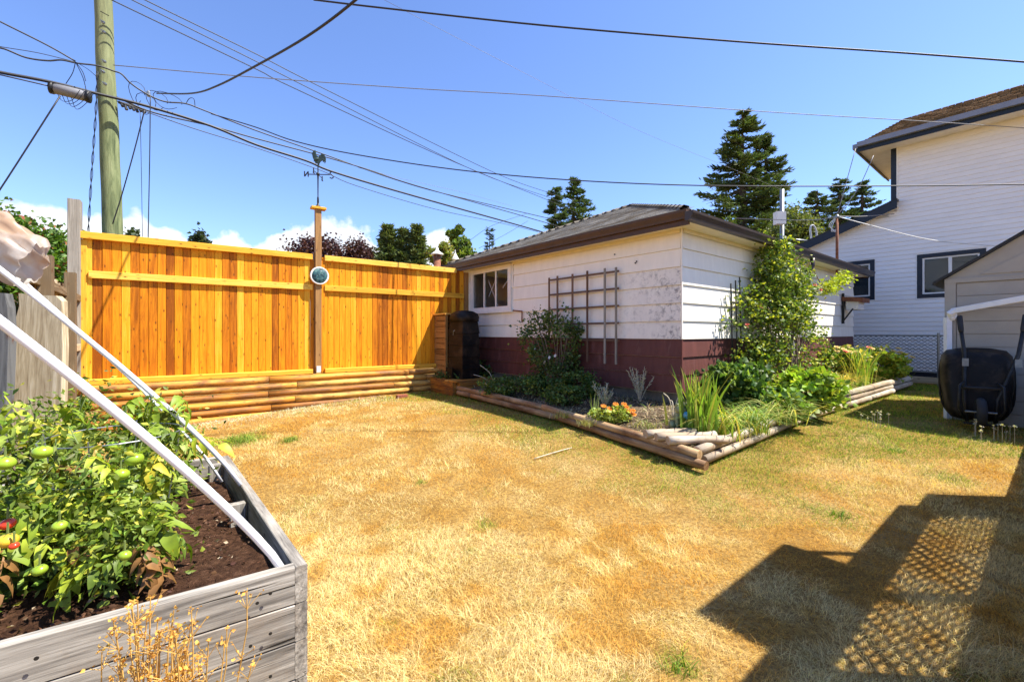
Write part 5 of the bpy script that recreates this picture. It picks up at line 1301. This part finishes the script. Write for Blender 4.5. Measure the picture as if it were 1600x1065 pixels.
def wheelbarrow():
    # stood on its nose against the shed: underside and wheel face the camera
    q = G(1528, 672); R_ = (-E*.93+Vector((1, 0, 0))*.25).normalized(); Fw = Vector((R_.y, -R_.x, 0)); Fw = Fw if Fw.y < 0 else -Fw
    b = Vector((q.x, q.y, q.z))+Vector((.10, .10, 0)); T = thing('wheelbarrow', b, 'black wheelbarrow stood on end against the beige shed, wheel toward the lawn', 'wheelbarrow')
    def W3(x, y, z): return b+R_*x+Fw*y+Z*z   # y = toward the viewer
    # tray: rounded tub, open side to the shed
    hw, zt, zb = .34, 1.03, .11; m = MB(); rings = [(-.10, 1.0, 1.0), (-.085, 1.015, 1.012), (-.02, .975, .98), (.05, .92, .94), (.095, .85, .88), (.112, .74, .79), (.116, .5, .55)]
    N = 36; cz = (zt+zb)/2
    for (y, sx, sz) in rings:
        for k in range(N):
            a = 2*math.pi*k/N; ca, sa = math.cos(a), math.sin(a); e = 6.5; rr = (abs(ca)**e+abs(sa)**e)**(-1/e)
            x = rr*ca*hw*sx*(1.0 if sa > 0 else 1-.18*abs(sa)); z = cz+rr*sa*(zt-zb)/2*sz
            yy = y+(.06*(1-(z-zb)/(zt-zb)) if y > 0 else 0)
            m.v.append(W3(x, yy-.10*(z-zb)*1.0, z))
    for i in range(len(rings)-1):
        for k in range(N): m.f.append((i*N+k, i*N+(k+1) % N, (i+1)*N+(k+1) % N, (i+1)*N+k))
    m.f.append(tuple((len(rings)-1)*N+k for k in range(N))); tr = m.build('tray', M['blackplastic'], T, True)
    m = MB(); m.tube([W3(math.copysign(1, math.cos(a))*min(1, abs(math.cos(a))**.55)*hw*1.02*(1 if math.sin(a) > 0 else 1-.1*abs(math.sin(a))), -.105-.10*((cz-zb)+math.copysign(1, math.sin(a))*abs(math.sin(a))**.55*(zt-zb)/2), cz+math.copysign(1, math.sin(a))*abs(math.sin(a))**.55*(zt-zb)/2*1.02) for a in [2*math.pi*i/40 for i in range(41)]], .014, 6, False)
    m.build('rim', M['blackplastic'], tr, True)
    # handles run from wheel axle up past the tray
    for sg in (-1, 1):
        x0, x1 = .13*sg, .33*sg
        if sg > 0: x1 = .40
        else: x0, x1 = -.12, -.15
        MB().tube([W3(x0, .25, .12), W3(x0*1.15, .23, .40), W3(x1*.85, .10, .98), W3(x1, -.02, 1.30)], .021, 8).build('handle', M['steel'], T, True)
        MB().tube([W3(x1*.985, -.0, 1.26), W3(x1*1.0, -.022, 1.30), W3(x1*1.06, -.06, 1.47), W3(x1*1.063, -.063, 1.48)], [.024, .03, .03, .018], 10).build('grip', M['rubber'], T, True)
        MB().tube([W3(.145*sg, .24, .62), W3(.19*sg, .33, .58), W3(.2*sg, .34, .30), W3(.14*sg, .26, .16)], .014, 6).build('leg', M['steel'], T, True)
        MB().box(W3(x1*.83-.03, .155, .82), R_*.06, Fw*.01, Z*.10).build('bracket', M['galv'], T)
    MB().tube([W3(-.17, .25, .55), W3(.17, .25, .55)], .017, 6).build('cross_brace', M['steel'], T)
    MB().tube([W3(-.15, .27, .10), W3(.15, .27, .10)], .014, 6).build('nose_bar', M['steel'], T)
    MB().tube([W3(-.14, .28, .25), W3(.14, .28, .25)], .012, 6).build('axle', M['galv'], T)
    wc = W3(0, .28, .25); r = .185; m = MB()
    for i in range(25):
        a = 2*math.pi*i/24
        for k in range(10):
            c_ = 2*math.pi*k/10; rr = r-.045+.045*math.cos(c_); m.v.append(wc+R_*(.048*math.sin(c_))+Fw*(rr*math.cos(a))+Z*(rr*math.sin(a)))
    for i in range(24):
        for k in range(10): m.f.append((i*10+k, i*10+(k+1) % 10, (i+1)*10+(k+1) % 10, (i+1)*10+k))
    w_ = m.build('wheel', M['rubber'], T, True)
    MB().lathe(wc-R_*.03, [(.10, 0), (.09, .012), (.03, .015), (.03, .045), (.09, .048), (.10, .06)], 16, R_).build('rim', M['steel'], w_, True)
wheelbarrow()

# ------------------------------------------------------------------ porch screen beside the camera (casts the lattice shadow)
def screen():
    N0 = .20
    def S3(d_, z, n=0): return D*d_+NR*(N0+n)+Z*z
    T = thing('deck_screen', S3(3.4, 0), 'tall board and lattice privacy screen on the deck beside the lawn', 'screen')
    def bd(d_, z, L, h, nm='board'): piece(nm, T, M['greywood'], S3(d_, z+h/2), D, Z, L, .03, h-.003)
    for k in range(7): bd(1.8, k*.146, 9.8, .148)                 # solid skirt
    for k in range(3): bd(1.8, 1.80+k*.14, 3.89, .142)            # boards above the lattice
    for k in range(5): bd(1.8, 1.022+k*.155, 1.18, .157)          # boards left of the lattice
    bd(5.40, 1.022, .29, .778, 'post'); bd(5.69, 1.022, .38, .98, 'post')
    piece('post', T, M['greywood'], S3(3.85, 1.0, .05), Z, NR, 1.2, .09, .05)
    zl, zh = 1.02, 1.80; dd = 3.0-1.0
    while dd < 5.5:
        for sg in (1, -1):
            a0 = dd if sg > 0 else dd+(zh-zl); t0, t1 = 0., zh-zl
            if sg > 0: t0 = max(0, 3.0-a0); t1 = min(t1, 5.4-a0)
            else: t0 = max(0, a0-5.4); t1 = min(t1, a0-3.0)
            if t1-t0 > .03: piece('lattice_slat', T, M['greywood'], S3(a0+sg*t0, zl+t0, .012*sg), D*sg+Z, NR, (t1-t0)*1.414, .036, .008, .001)
        dd += .125
    MB().box(S3(3.50, 3.0, .02), D*1.13, NR*.42, Z*.06).build('awning', M['trim'], T)
    for q in (3.6, 4.5): piece('bracket', T, M['greywood'], S3(q, 2.2, .04), Z, NR, .79, .05, .04)
screen()

# ------------------------------------------------------------------ garden bed plants
def bz(x, y): return float(bedz(np.array(x), np.array(y)))
def BP(u, v):   # point on the bed surface seen at u,v
    Y = 5.0
    for _ in range(40):
        x = (u-U0)/F*Y; Y = .5*Y+.5*(CAMH-bz(x, Y))*F/(v-V0)
    x = (u-U0)/F*Y; return Vector((x, Y, bz(x, Y)))
def strapclump(name, p, h, n, spread, w, col, label, alt=None, altp=0, droop=.35, seg=6, cat='plant', group=None, lean=.5):
    T = thing(name, p, label, cat, group); b = np.array(p)[None]+rng.normal(0, spread*.4, (n, 3))*np.array([1, 1, 0]); hh = h*rng.uniform(.55, 1.1, n)
    a = rng.uniform(0, 6.28, n); L = rng.uniform(.1, 1, n)*lean; lv = np.stack([np.cos(a)*L, np.sin(a)*L], 1)
    V, Fc, C = blades(b, hh, np.full(n, w)*rng.uniform(.6, 1.2, n), lv, jcol(n, col, .3, alt, altp), seg, droop)
    npmesh('leaves', V, Fc, C, M['leaf'], T, smooth=True); return T
def bush(name, p, rx, rz, n, ls, col, label, alt=None, altp=0, stems=10, cat='shrub', group=None, cz=None, ncl=35, stemmat='twig', clr=.2, mix=True):
    T = thing(name, p, label, cat, group); c = Vector(p)+Z*(cz if cz else rz*1.05)
    lv, cc = crown(tuple(c), (rx*.9, rx*.75, rz*.9), ncl, n, ls, col, alt, altp, clr=clr); lv[0][:, 2] = np.maximum(lv[0][:, 2], p[2]+.01)
    tag(npmesh('foliage', *lv, M['leaf'], T), kind=None); m = MB()
    for k in range(min(stems, len(cc))):
        q = Vector(cc[k]); mid = Vector(p).lerp(q, .5)+Vector((random.gauss(0, .04), random.gauss(0, .04), .05)); m.tube(catmull([Vector(p)+Vector((random.gauss(0, .03), random.gauss(0, .03), 0)), mid, q], 3), .007, 4)
    m.build('stem', M[stemmat], T); return T
def flower(par, c, r, mt, up=Vector((0, -.5, 1)), n=9):
    up = up.normalized(); u_ = up.orthogonal().normalized(); w_ = up.cross(u_); m = MB(); c = Vector(c)
    for ring, (k1, hh) in enumerate(((1, .1), (.68, .3), (.35, .42))):
        for k in range(n):
            a = 2*math.pi*(k+.5*ring)/n; d_ = u_*math.cos(a)+w_*math.sin(a); s_ = up.cross(d_); q = r*k1
            m.poly([c, c+d_*q*.6+s_*q*.28+up*q*hh, c+d_*q+up*q*hh*.8, c+d_*q*.6-s_*q*.28+up*q*hh])
    return m.build('flower', M[mt], par)
random.seed(21)
PB_ = 'plants in the garden bed'
# dark rose bush before the trellis
p = GC+E*2.05+NL*.38; p.z = bz(p.x, p.y)
rb = bush('rose_bush', tuple(p), .60, .70, 3400, .052, (.07, .12, .025), 'dark green rose bush growing in front of the brown trellis', (.16, .21, .06), .25, stems=26, cz=.80, ncl=60, clr=.15, group=PB_)
for k in range(5): q = p+NL*.3+E*random.uniform(-.35, .35)+Z*random.uniform(.4, 1.1); flower(rb, q, .03, 'whitebox', NL+Z*.3)
def trellis():
    # near the left wall, leaning a little off it
    o = GC+NL*.10; T = thing('wooden_trellis', GC+E*1.6+NL*.1+Z*.7, 'brown wooden grid trellis standing against the shaded garage wall', 'trellis')
    def s_of(u): k = (u-U0)/F; return (o.x-k*o.y)/(-E.x+k*E.y)
    for (u, vt, vb) in ((858, 434, 562), (871, 431, 563), (894.5, 428, 562), (917.6, 423, 565), (945, 419, 568), (962.5, 417.5, 569)):
        p = o+E*s_of(u); z1 = CAMH-(vt-V0)/F*p.y; z0 = CAMH-(vb-V0)/F*p.y; piece('upright', T, M['trelliswood'] if u < 940 else M['oldpost'], Vector((p.x, p.y, z0)), Z, NL, z1-z0, .035, .02, .002)
    for (v0_, v1_) in ((438, 423), (461, 450), (484, 477), (507, 504), (531, 531)):
        a = o+E*s_of(858)+NL*-.016; b = o+E*s_of(966)-NL*.016; a.z = CAMH-(v0_-V0)/F*a.y; b.z = CAMH-(v1_-V0)/F*b.y; zz = (a.z+b.z)/2; a.z = b.z = zz
        piece('crossbar', T, M['trelliswood'], a, b-a, Z, (b-a).length, .018, .03, .002)
trellis()
def canes(name, p, tips, r, label, mat='palestem'):
    m = MB(); T = thing(name, p, label, 'dry canes')
    for t in tips: m.tube(catmull([Vector(p), Vector(p).lerp(Vector(t), .5)+Vector((random.gauss(0, .06), 0, .08)), Vector(t)], 5), r, 5)
    m.build('cane', M[mat], T, True)
p = BP(812, 598); canes('bare_cane', tuple(p), [P(838, 530, p.y+.2), P(848, 540, p.y+.2), P(835, 552, p.y), P(870, 566, p.y-.1)], .009, 'pale bare canes arching left of the rose bush')
p = BP(775, 612); canes('bare_cane', tuple(p), [P(750, 570, p.y), P(740, 585, p.y-.2), P(790, 590, p.y), P(760, 600, p.y-.6)], .006, 'thin dead stalks lying over the bed near the black bin')
# weeds in the shaded left arm of the bed
WL = ['dark leafy weeds at the far left end of the bed', 'dark weeds beside the black bin in the bed', 'low green weeds behind the left log edging', 'spreading green weed in the shaded middle of the left bed', 'dark low plant right of the rose bush stem', 'feathery green weed close behind the left logs', 'fern like dark plant under the trellis feet']
for (u, v, rx, rz, l, n) in [(712, 598, .45, .13, WL[0], 900), (757, 590, .45, .16, WL[1], 900), (790, 618, .4, .13, WL[2], 900), (838, 618, .4, .14, WL[3], 900), (905, 622, .30, .16, WL[4], 800), (880, 634, .26, .12, WL[5], 700), (963, 604, .28, .24, WL[6], 900)]:
    p = BP(u, v); bush('leafy_weed', tuple(p), rx*1.25, rz*1.3, int(n*1.7), .045, (.07, .13, .025), l, (.16, .22, .05), .25, stems=6, group=PB_, cat='weed', stemmat='greenstem')
# silvery sprigs
for (u, v, h, l) in ((945, 636, .34, 'silvery grey herb sprigs behind the orange flowers'), (1000, 628, .46, 'taller silvery herb with upright sprigs near the maroon wall')):
    p = BP(u, v); T = thing('silver_herb', p, l, 'plant', PB_); m = MB(); Cs, Ds = [], []
    for k in range(16):
        a = random.uniform(0, 6.28); q = p+Vector((math.cos(a)*.2*random.random(), math.sin(a)*.15, h*random.uniform(.6, 1.1))); m.tube([p, p.lerp(q, .5)+Vector((0, 0, .03)), q], .0035, 4)
        for j in range(18): c = p.lerp(q, .3+.7*j/18); Cs.append(tuple(c)); Ds.append((random.gauss(0, 1), random.gauss(0, 1), 1.2))
    m.build('stem', M['palestem'], T); D_ = np.array(Ds); D_ /= np.linalg.norm(D_, axis=1, keepdims=True); Wd_ = np.cross(D_, rdir(len(D_))); npmesh('leaves', *leaves(np.array(Cs), D_*.05, Wd_*.006, jcol(len(Cs), (.42, .47, .38), .2)), M['leaf'], T)
# orange flowers
p = BP(957, 660); T = bush('orange_flower_plant', tuple(p), .26, .10, 1300, .045, (.26, .33, .05), 'clump of bright orange flowers on yellow green leaves in the bed', (.4, .42, .08), .3, cat='flowers', group=PB_, stemmat='greenstem')
for (u, v) in ((943, 634), (939, 641), (948, 646), (962, 631), (966, 638), (979, 636), (983, 642), (989, 641), (990, 647), (965, 648), (975, 631), (953, 638)):
    flower(T, P(u, v, p.y-.02), .042, 'orangeflower')
p = BP(929, 655); strapclump('spiky_plant', tuple(p), .36, 14, .06, .018, (.30, .38, .12), 'small upright spiky leaves left of the orange flowers', droop=.1, lean=.22, group=PB_)
p = BP(918, 664); strapclump('grass_tuft', tuple(p), .15, 90, .16, .007, (.35, .36, .12), 'low pale grass tuft behind the log left of the orange flowers', droop=.5, group=PB_)
# iris and daylilies along the sunny wall
for (u, v, h, n, w, dr, ln, l, c, al) in [
    (1093, 682, .88, 115, .040, .16, .36, 'iris clump with broad upright green leaves at the garage corner', (.20, .32, .045), (.42, .42, .08)),
    (1125, 682, .78, 130, .018, .75, 1.15, 'arching daylily clump with drooping yellow tinged leaves right of the iris', (.24, .34, .05), (.60, .48, .12)),
    (1172, 674, .80, 260, .014, .75, 1.15, 'second daylily clump with long thin arching leaves', (.20, .32, .06), (.55, .50, .14)),
    (1215, 660, .80, 260, .014, .75, 1.15, 'third daylily clump further along the sunny bed', (.20, .32, .06), (.55, .50, .14)),
    (1290, 625, .9, 240, .016, .75, 1.15, 'daylily clump below the climbing rose in the far bed', (.24, .34, .05), (.6, .48, .10)),
    (1345, 606, 1.15, 70, .030, .25, .42, 'tall strap leaved iris near the far end of the garage', (.26, .38, .06), (.5, .46, .10)),
    (1310, 610, .9, 220, .016, .75, 1.15, 'yellowing daylily clump in front of the bird box', (.34, .38, .06), (.66, .46, .08))]:
    p = BP(u, v); strapclump('strap_leaf_plant', tuple(p), h, n, .22, w, c, l, al, .28, dr, group=PB_, lean=ln)
for (u, v, l) in ((1075, 690, 'small green weed with dead leaves before the frog ornament'), (1010, 668, 'dry straw coloured tuft right of the orange flowers'), (1150, 684, 'low ragged tuft behind the right front log'), (880, 652, 'pale tuft behind the middle of the left front logs')):
    p = BP(u, v); strapclump('ragged_tuft', tuple(p), .20, 70, .20, .008, (.40, .36, .16), l, (.16, .26, .04), .4, .6, group=PB_, lean=1.0)
for (u, v, rx, rz, n, l, c, al) in [
    (1262, 642, .48, .30, 1700, 'bright green bushy perennial leaning over the front logs', (.24, .36, .04), (.42, .46, .06)),
    (1225, 655, .36, .20, 900, 'mid green leafy perennial between the daylilies', (.14, .24, .035), (.3, .38, .06)),
    (1375, 598, .60, .36, 2000, 'yellow green bushy plant at the far end of the log edging', (.32, .42, .05), (.55, .48, .08)),
    (1320, 595, .50, .38, 1500, 'leafy plant with pale flower heads under the bird box', (.20, .30, .05), (.5, .40, .10)),
    (1150, 640, .42, .32, 1700, 'dark green shrub at the foot of the climbing rose', (.07, .14, .03), (.2, .28, .05))]:
    p = BP(u, v); T = bush('leafy_plant', tuple(p), rx, rz, n, .095, c, l, al, .25, group=PB_, cat='plant', stemmat='greenstem', cz=rz)
    if u in (1320, 1375):
        for k in range(7): flower(T, tuple(p+Vector((random.uniform(-.4, .4), -.25-random.random()*.1, rz*1.5+random.uniform(0, .25)))), .06, 'yellowflower' if u == 1375 or k < 5 else 'redflower')
# climbing rose
def climber():
    b = GC+D*2.75+NR*.30; b.z = bz(b.x, b.y); T = thing('climbing_rose', b, 'tall climbing rose with bare lower canes reaching the garage gutter', 'climbing rose'); m = MB(); tips = []
    for k in range(34):
        top = GC+D*random.uniform(1.55, 3.7)+NR*random.uniform(.12, .65)+Z*random.uniform(1.2, 2.6); st = b+Vector((random.gauss(0, .14), random.gauss(0, .1), 0))
        pts = catmull([st, st.lerp(top, .5)+Vector((random.gauss(0, .06), random.gauss(0, .06), .12)), top], 5); m.tube(pts, [.010]*6+[.007]*(len(pts)-6), 5); tips.append(pts)
    m.build('cane', M['twig'], T, True)
    n = 11500; C = []
    for i in range(n):
        r = random.random()
        if r < .30: c = GC+D*random.gauss(1.85, .32)+NR*random.uniform(.1, .6); c.z = random.uniform(.5, 2.1)
        elif r < .55: c = GC+D*random.gauss(2.35, .22)+NR*random.uniform(.12, .45); c.z = random.uniform(1.7, 2.95)
        elif r < .95: c = GC+D*random.gauss(2.50, .34)+NR*random.uniform(.15, .7); c.z = random.gauss(2.0, .30)
        else: c = GC+D*random.gauss(3.6, .5)+NR*random.uniform(.2, .7); c.z = random.uniform(.7, 1.7)
        C.append(tuple(c))
    C = np.array(C); cen = C[rng.integers(0, n, 420)]; C = cen[rng.integers(0, 420, n)]+rng.normal(0, .065, (n, 3))
    tag(npmesh('foliage', *randleaves(C, .060, jcol(n, (.12, .18, .028), .5, (.44, .46, .05), .22), 0, .38, .1), M['leaf'], T))
    q = GC+D*5.1+NR*.45+Z*2.42; pts = catmull([GC+D*3.9+NR*.4+Z*2.55, GC+D*4.4+NR*.45+Z*2.20, GC+D*4.9+NR*.45+Z*2.30, GC+D*5.5+NR*.5+Z*2.48], 6); MB().tube(pts, .010, 5).build('cane', M['twig'], T, True)
    n = 500; k = rng.integers(6, len(pts), n); C = np.array([tuple(pts[i]) for i in k])+rng.normal(0, .07, (n, 3))+np.array([0, 0, .08]); npmesh('foliage', *randleaves(C, .08, jcol(n, (.36, .42, .04), .3), 0, .3, .1), M['leaf'], T)
    for (u, v, Y) in ((1273, 445, 8.2), (1282, 452, 8.4), (1222, 470, 7.0), (1168, 508, 6.6), (1190, 478, 6.7)): flower(T, P(u, v, Y), .045, 'redflower', Vector((0, -1, .6)))
climber()
def trellis2():
    o = GC+D*1.15+NR*.12; T = thing('small_trellis', Vector((o.x, o.y, .4)), 'small dark trellis top showing left of the climbing rose', 'trellis')
    for k, x in enumerate((.12, .28, .42)): piece('upright', T, M['iron'], o+D*x+Z*.6, Z+D*(-.05), NR, 1.55+.06*k, .022, .015, .002)
    piece('crossbar', T, M['iron'], o+D*0+NR*.02+Z*1.86, D, Z, .55, .015, .03, .002); piece('crossbar', T, M['iron'], o+NR*.02+Z*1.5, D, Z, .55, .015, .03, .002)
trellis2()
def frog():
    p = BP(1064, 670); T = thing('frog_ornament', p, 'mossy green garden frog ornament with a shiny blue glass ball in the bed', 'ornament')
    f = Vector((-.3, -1, 0)).normalized(); r_ = Vector((-f.y, f.x, 0))
    def ell(c, rx, ry, rz, nm, mt='tank', par=T):
        m = MB(); m.lathe((0, 0, 0), [(max(.001, math.sin(math.pi*i/8)), -math.cos(math.pi*i/8)) for i in range(9)], 12); m.v = [Vector(c)+r_*(v.x*rx)+f*(v.y*ry)+Z*(v.z*rz) for v in m.v]; return m.build(nm, M[mt], par, True)
    ell(p+Z*.11, .085, .10, .12, 'body'); hd = ell(p+Z*.235+f*.05, .075, .08, .055, 'head')
    for s_ in (-1, 1):
        ell(p+Z*.285+f*.06+r_*.045*s_, .024, .024, .026, 'eye', 'tank', hd); ell(p+Z*.06+f*.06+r_*.10*s_, .04, .08, .045, 'leg'); ell(p+Z*.10+f*.11+r_*.05*s_, .02, .02, .09, 'leg')
    ell(p+Z*.19+f*.155+r_*.05, .042, .042, .042, 'glass_ball', 'blueglass')
    p2 = BP(1052, 655); canes('dead_stalk', tuple(p2), [p2+Vector((.1, 0, .3)), p2+Vector((-.12, 0, .32)), p2+Vector((0, .1, .22)), p2+Vector((.15, -.1, .18))], .006, 'pale dead stalks behind the frog ornament')
frog()
tag(MB().tube(catmull([G(835, 719)+Z*.02, G(862, 712)+Z*.03, G(880, 706)+Z*.025, G(893, 702)+Z*.02], 5), .006, 5).build('stick', M['palestem'], origin=G(862, 712), smooth=True), 'thin pale curved stick lying on the dry lawn', 'stick')
# clump of low seed-head weeds
for i, (u, v, l) in enumerate([(1372, 668, 'pale seed head weeds at the edge of the shade below the far logs'), (1560, 690, 'pale seed head stalks in the grass at the foot of the wheelbarrow'), (1528, 682, 'few seed stalks left of the wheelbarrow wheel')]):
    p = G(u, v); dryw = thing('seed_weed', p, l, 'weed', 'seed head weeds in the lawn'); m = MB(); H_ = []
    for k in range(9 if i < 2 else 3):
        q = p+Vector((random.gauss(0, .09), random.gauss(0, .05), random.uniform(.10, .22))); m.tube([Vector((q.x, q.y, p.z)), q], .002, 4); H_ += [tuple(q)]*8
    tag(m.build('stalk', M['palestem'], dryw), kind='stuff'); H_ = np.array(H_)+rng.normal(0, .005, (len(H_), 3)); tag(npmesh('seed_head', *randleaves(H_, .02, jcol(len(H_), (.55, .52, .42), .3), .2, .4), M['blade'], dryw), kind='stuff')

# ------------------------------------------------------------------ lawn grass (stuff)
def lawn():
    n = 800000
    Y = rng.uniform(0, 1, n)**1.25*12.2+1.3; Yw = Y
    X = rng.uniform(-1.3, 1.3, n)*Y
    n2 = 130000; X = np.concatenate([X, rng.uniform(-3, 4, n2)]); Y = np.concatenate([Y, rng.uniform(1.2, 3.2, n2)])
    ok = ~inpoly(X, Y, bedpoly)
    gar = [(gA.x, gA.y), (gB.x, gB.y), (gC_.x, gC_.y), (gD.x, gD.y)]; ok &= ~inpoly(X, Y, gar)
    a = PC; b = PF; c = PF+PD*3; d_ = PC+PD*3; ok &= ~inpoly(X, Y, [(a.x+.03, a.y-.02), (b.x+.03, b.y+.03), (c.x, c.y), (d_.x, d_.y-.02)])
    ft = (X-FP.x)*NF.x+(Y-FP.y)*NF.y; al = (X-FP.x)*DF.x+(Y-FP.y)*DF.y
    ok &= ~((ft < .26) & (al < 5.6) & (al > -2)); ok &= ~((al <= -1.5) & (ft < -.5)); ok &= ~((ft < -.2) & (X < gA.x-.63*1))
    ok &= ~inpoly(X, Y, [(SC.x, SC.y), ((SC-E*2.2).x, (SC-E*2.2).y), ((SC-E*2.2+D*2.4).x, (SC-E*2.2+D*2.4).y), ((SC+D*2.4).x, (SC+D*2.4).y)])
    hq = (X-HC.x)*D.x+(Y-HC.y)*D.y; ok &= hq < -.7
    ok &= ~((X < -3.2) & (Y < 3.5))
    X = X[ok]; Y = Y[ok]; ft = ft[ok]; al = al[ok]; n = len(X)
    edge = np.minimum(segdist(X, Y, BC[:2], BL[:2]), segdist(X, Y, BC[:2], BR[:2]))
    a1 = vnoise(X, Y, 1.1, 1); a2 = vnoise(X, Y, 3.3, 2); a3 = vnoise(X, Y, .55, 4); a4 = vnoise(X, Y, 8, 6)
    pale = np.array([.88, .71, .35]); straw = np.array([.84, .55, .145]); rust = np.array([.68, .355, .055]); green = np.array([.11, .23, .02]); lime = np.array([.42, .49, .035]); grey = np.array([.78, .74, .56])
    a5 = vnoise(X+a2*.3, Y-a4*.2, 5.2, 12); a6 = vnoise(X, Y, 14, 13); t = np.clip((a1*.26+a2*.26+a5*.28+a6*.20-.355)*4.2, 0, 1)[:, None]; nearc = np.clip(1.2-np.hypot(X+.3, Y-2.2)/2.2, 0, 1)[:, None]
    t = np.clip(t+nearc*.35-.12, 0, 1); col = rust*(1-t)+straw*t; k = np.clip((t-.5)*2, 0, 1); col = col*(1-k)+pale*k
    # greener by the bed, in the strip by the path and at the fence foot
    shade = ((X > 3.4) & (Y > 4.6) & (edge < 3.2)).astype(float)*.55
    gk = np.clip(1.45-edge/(.50+.75*a2), 0, 1)*.92+shade*1.5*np.clip(a1*1.8, 0, 1)+.75*((segdist(X, Y, BL[:2], (-1.3, 9.2)) < .8)*1.)
    fx = np.clip(1-(ft-.26)/1.3, 0, 1)*(Y > 5)*(al > -1)
    w = (vnoise(X, Y, 2.9, 9) > .90)*.25*(a4 > .35)
    gk = np.clip(gk+w+np.clip(fx*(al/5.0-.25)*1.6, 0, 1)*.9, 0, 1); pk = (rng.random(n) < gk)[:, None]
    gm = np.where(rng.random((n, 1)) < .62, green, lime); col = np.where(pk, gm, col)
    gf = (rng.random(n) < fx*.85*(al < 3.2))[:, None] & ~pk; col = np.where(gf, grey, col)
    for (u, v, r) in ((378, 688, .30), (452, 688, .13), (655, 755, .06), (760, 822, .08), (1295, 805, .22), (1065, 1045, .10), (1390, 705, .35), (1175, 730, .4), (1480, 745, .2), (368, 690, .2)):
        q = G(u, v); dd = np.hypot((X-q.x), (Y-q.y)*.8)/r; kk = (rng.random(n) < np.clip(1.3-dd, 0, 1))[:, None]; col = np.where(kk, np.where(rng.random((n, 1)) < .6, green, lime), col)
    col = col*(1+rng.uniform(-.44, .25, (n, 1))); dark = rng.random(n) < .12; col[dark] *= np.array([.40, .30, .25])
    tall = rng.random(n) < .14
    h = rng.uniform(.018, .050, n)*(1+.5*(a2-.5))*np.where(tall, 1.8, 1)*(.62+.95*a6)*np.where(pk[:, 0], 1.15, 1); wd = np.maximum(.0017, Y*.00055)*rng.uniform(.7, 1.3, n)
    base = np.stack([X, Y, g(X, Y)-.004], 1); tt_ = 1; th = vnoise(X, Y, 3.2, 8)*9+rng.normal(0, 1.5, n); L = rng.uniform(.2, 1.5, n); lv = np.stack([np.cos(th)*L, np.sin(th)*L], 1)
    V, Fc, C = blades(base, h, wd, lv, np.clip(col, 0, 1), 2, .45)
    tag(npmesh('lawn_grass', V, Fc, C, M['blade']), 'short dry golden lawn grass with green patches by the bed', 'grass', kind='stuff')
lawn()
def weedy(u, v, r, n, h, label):
    p = G(u, v); b = np.stack([p.x+rng.normal(0, r*.5, n), p.y+rng.normal(0, r*.4, n), np.full(n, p.z)], 1); a = rng.uniform(0, 6.28, n); L = rng.uniform(.2, 1, n); lv = np.stack([np.cos(a)*L, np.sin(a)*L], 1)
    T = thing('grass_tuft', p, label, 'grass tuft', 'green tufts in the lawn'); tag(npmesh('blades', *blades(b, h*rng.uniform(.5, 1.2, n), rng.uniform(.004, .008, n), lv, jcol(n, (.14, .24, .03), .35, (.3, .38, .06), .3), 3, .35), M['blade'], T), kind='stuff')
for a in [(378, 690, .22, 260, .12, 'largest dark green tuft in the lawn before the fence'), (452, 689, .08, 90, .10, 'smaller green tuft right of the largest one'), (1065, 1048, .07, 60, .07, 'green weed rosette near the bottom edge beside the shadow'), (1310, 806, .10, 70, .07, 'grey green weed patch in the middle right of the lawn'), (658, 755, .05, 30, .04, 'tiny green weed in the left middle of the lawn'), (1400, 706, .12, 60, .07, 'green weeds in the lawn above the lattice shadow')]:
    weedy(*a)
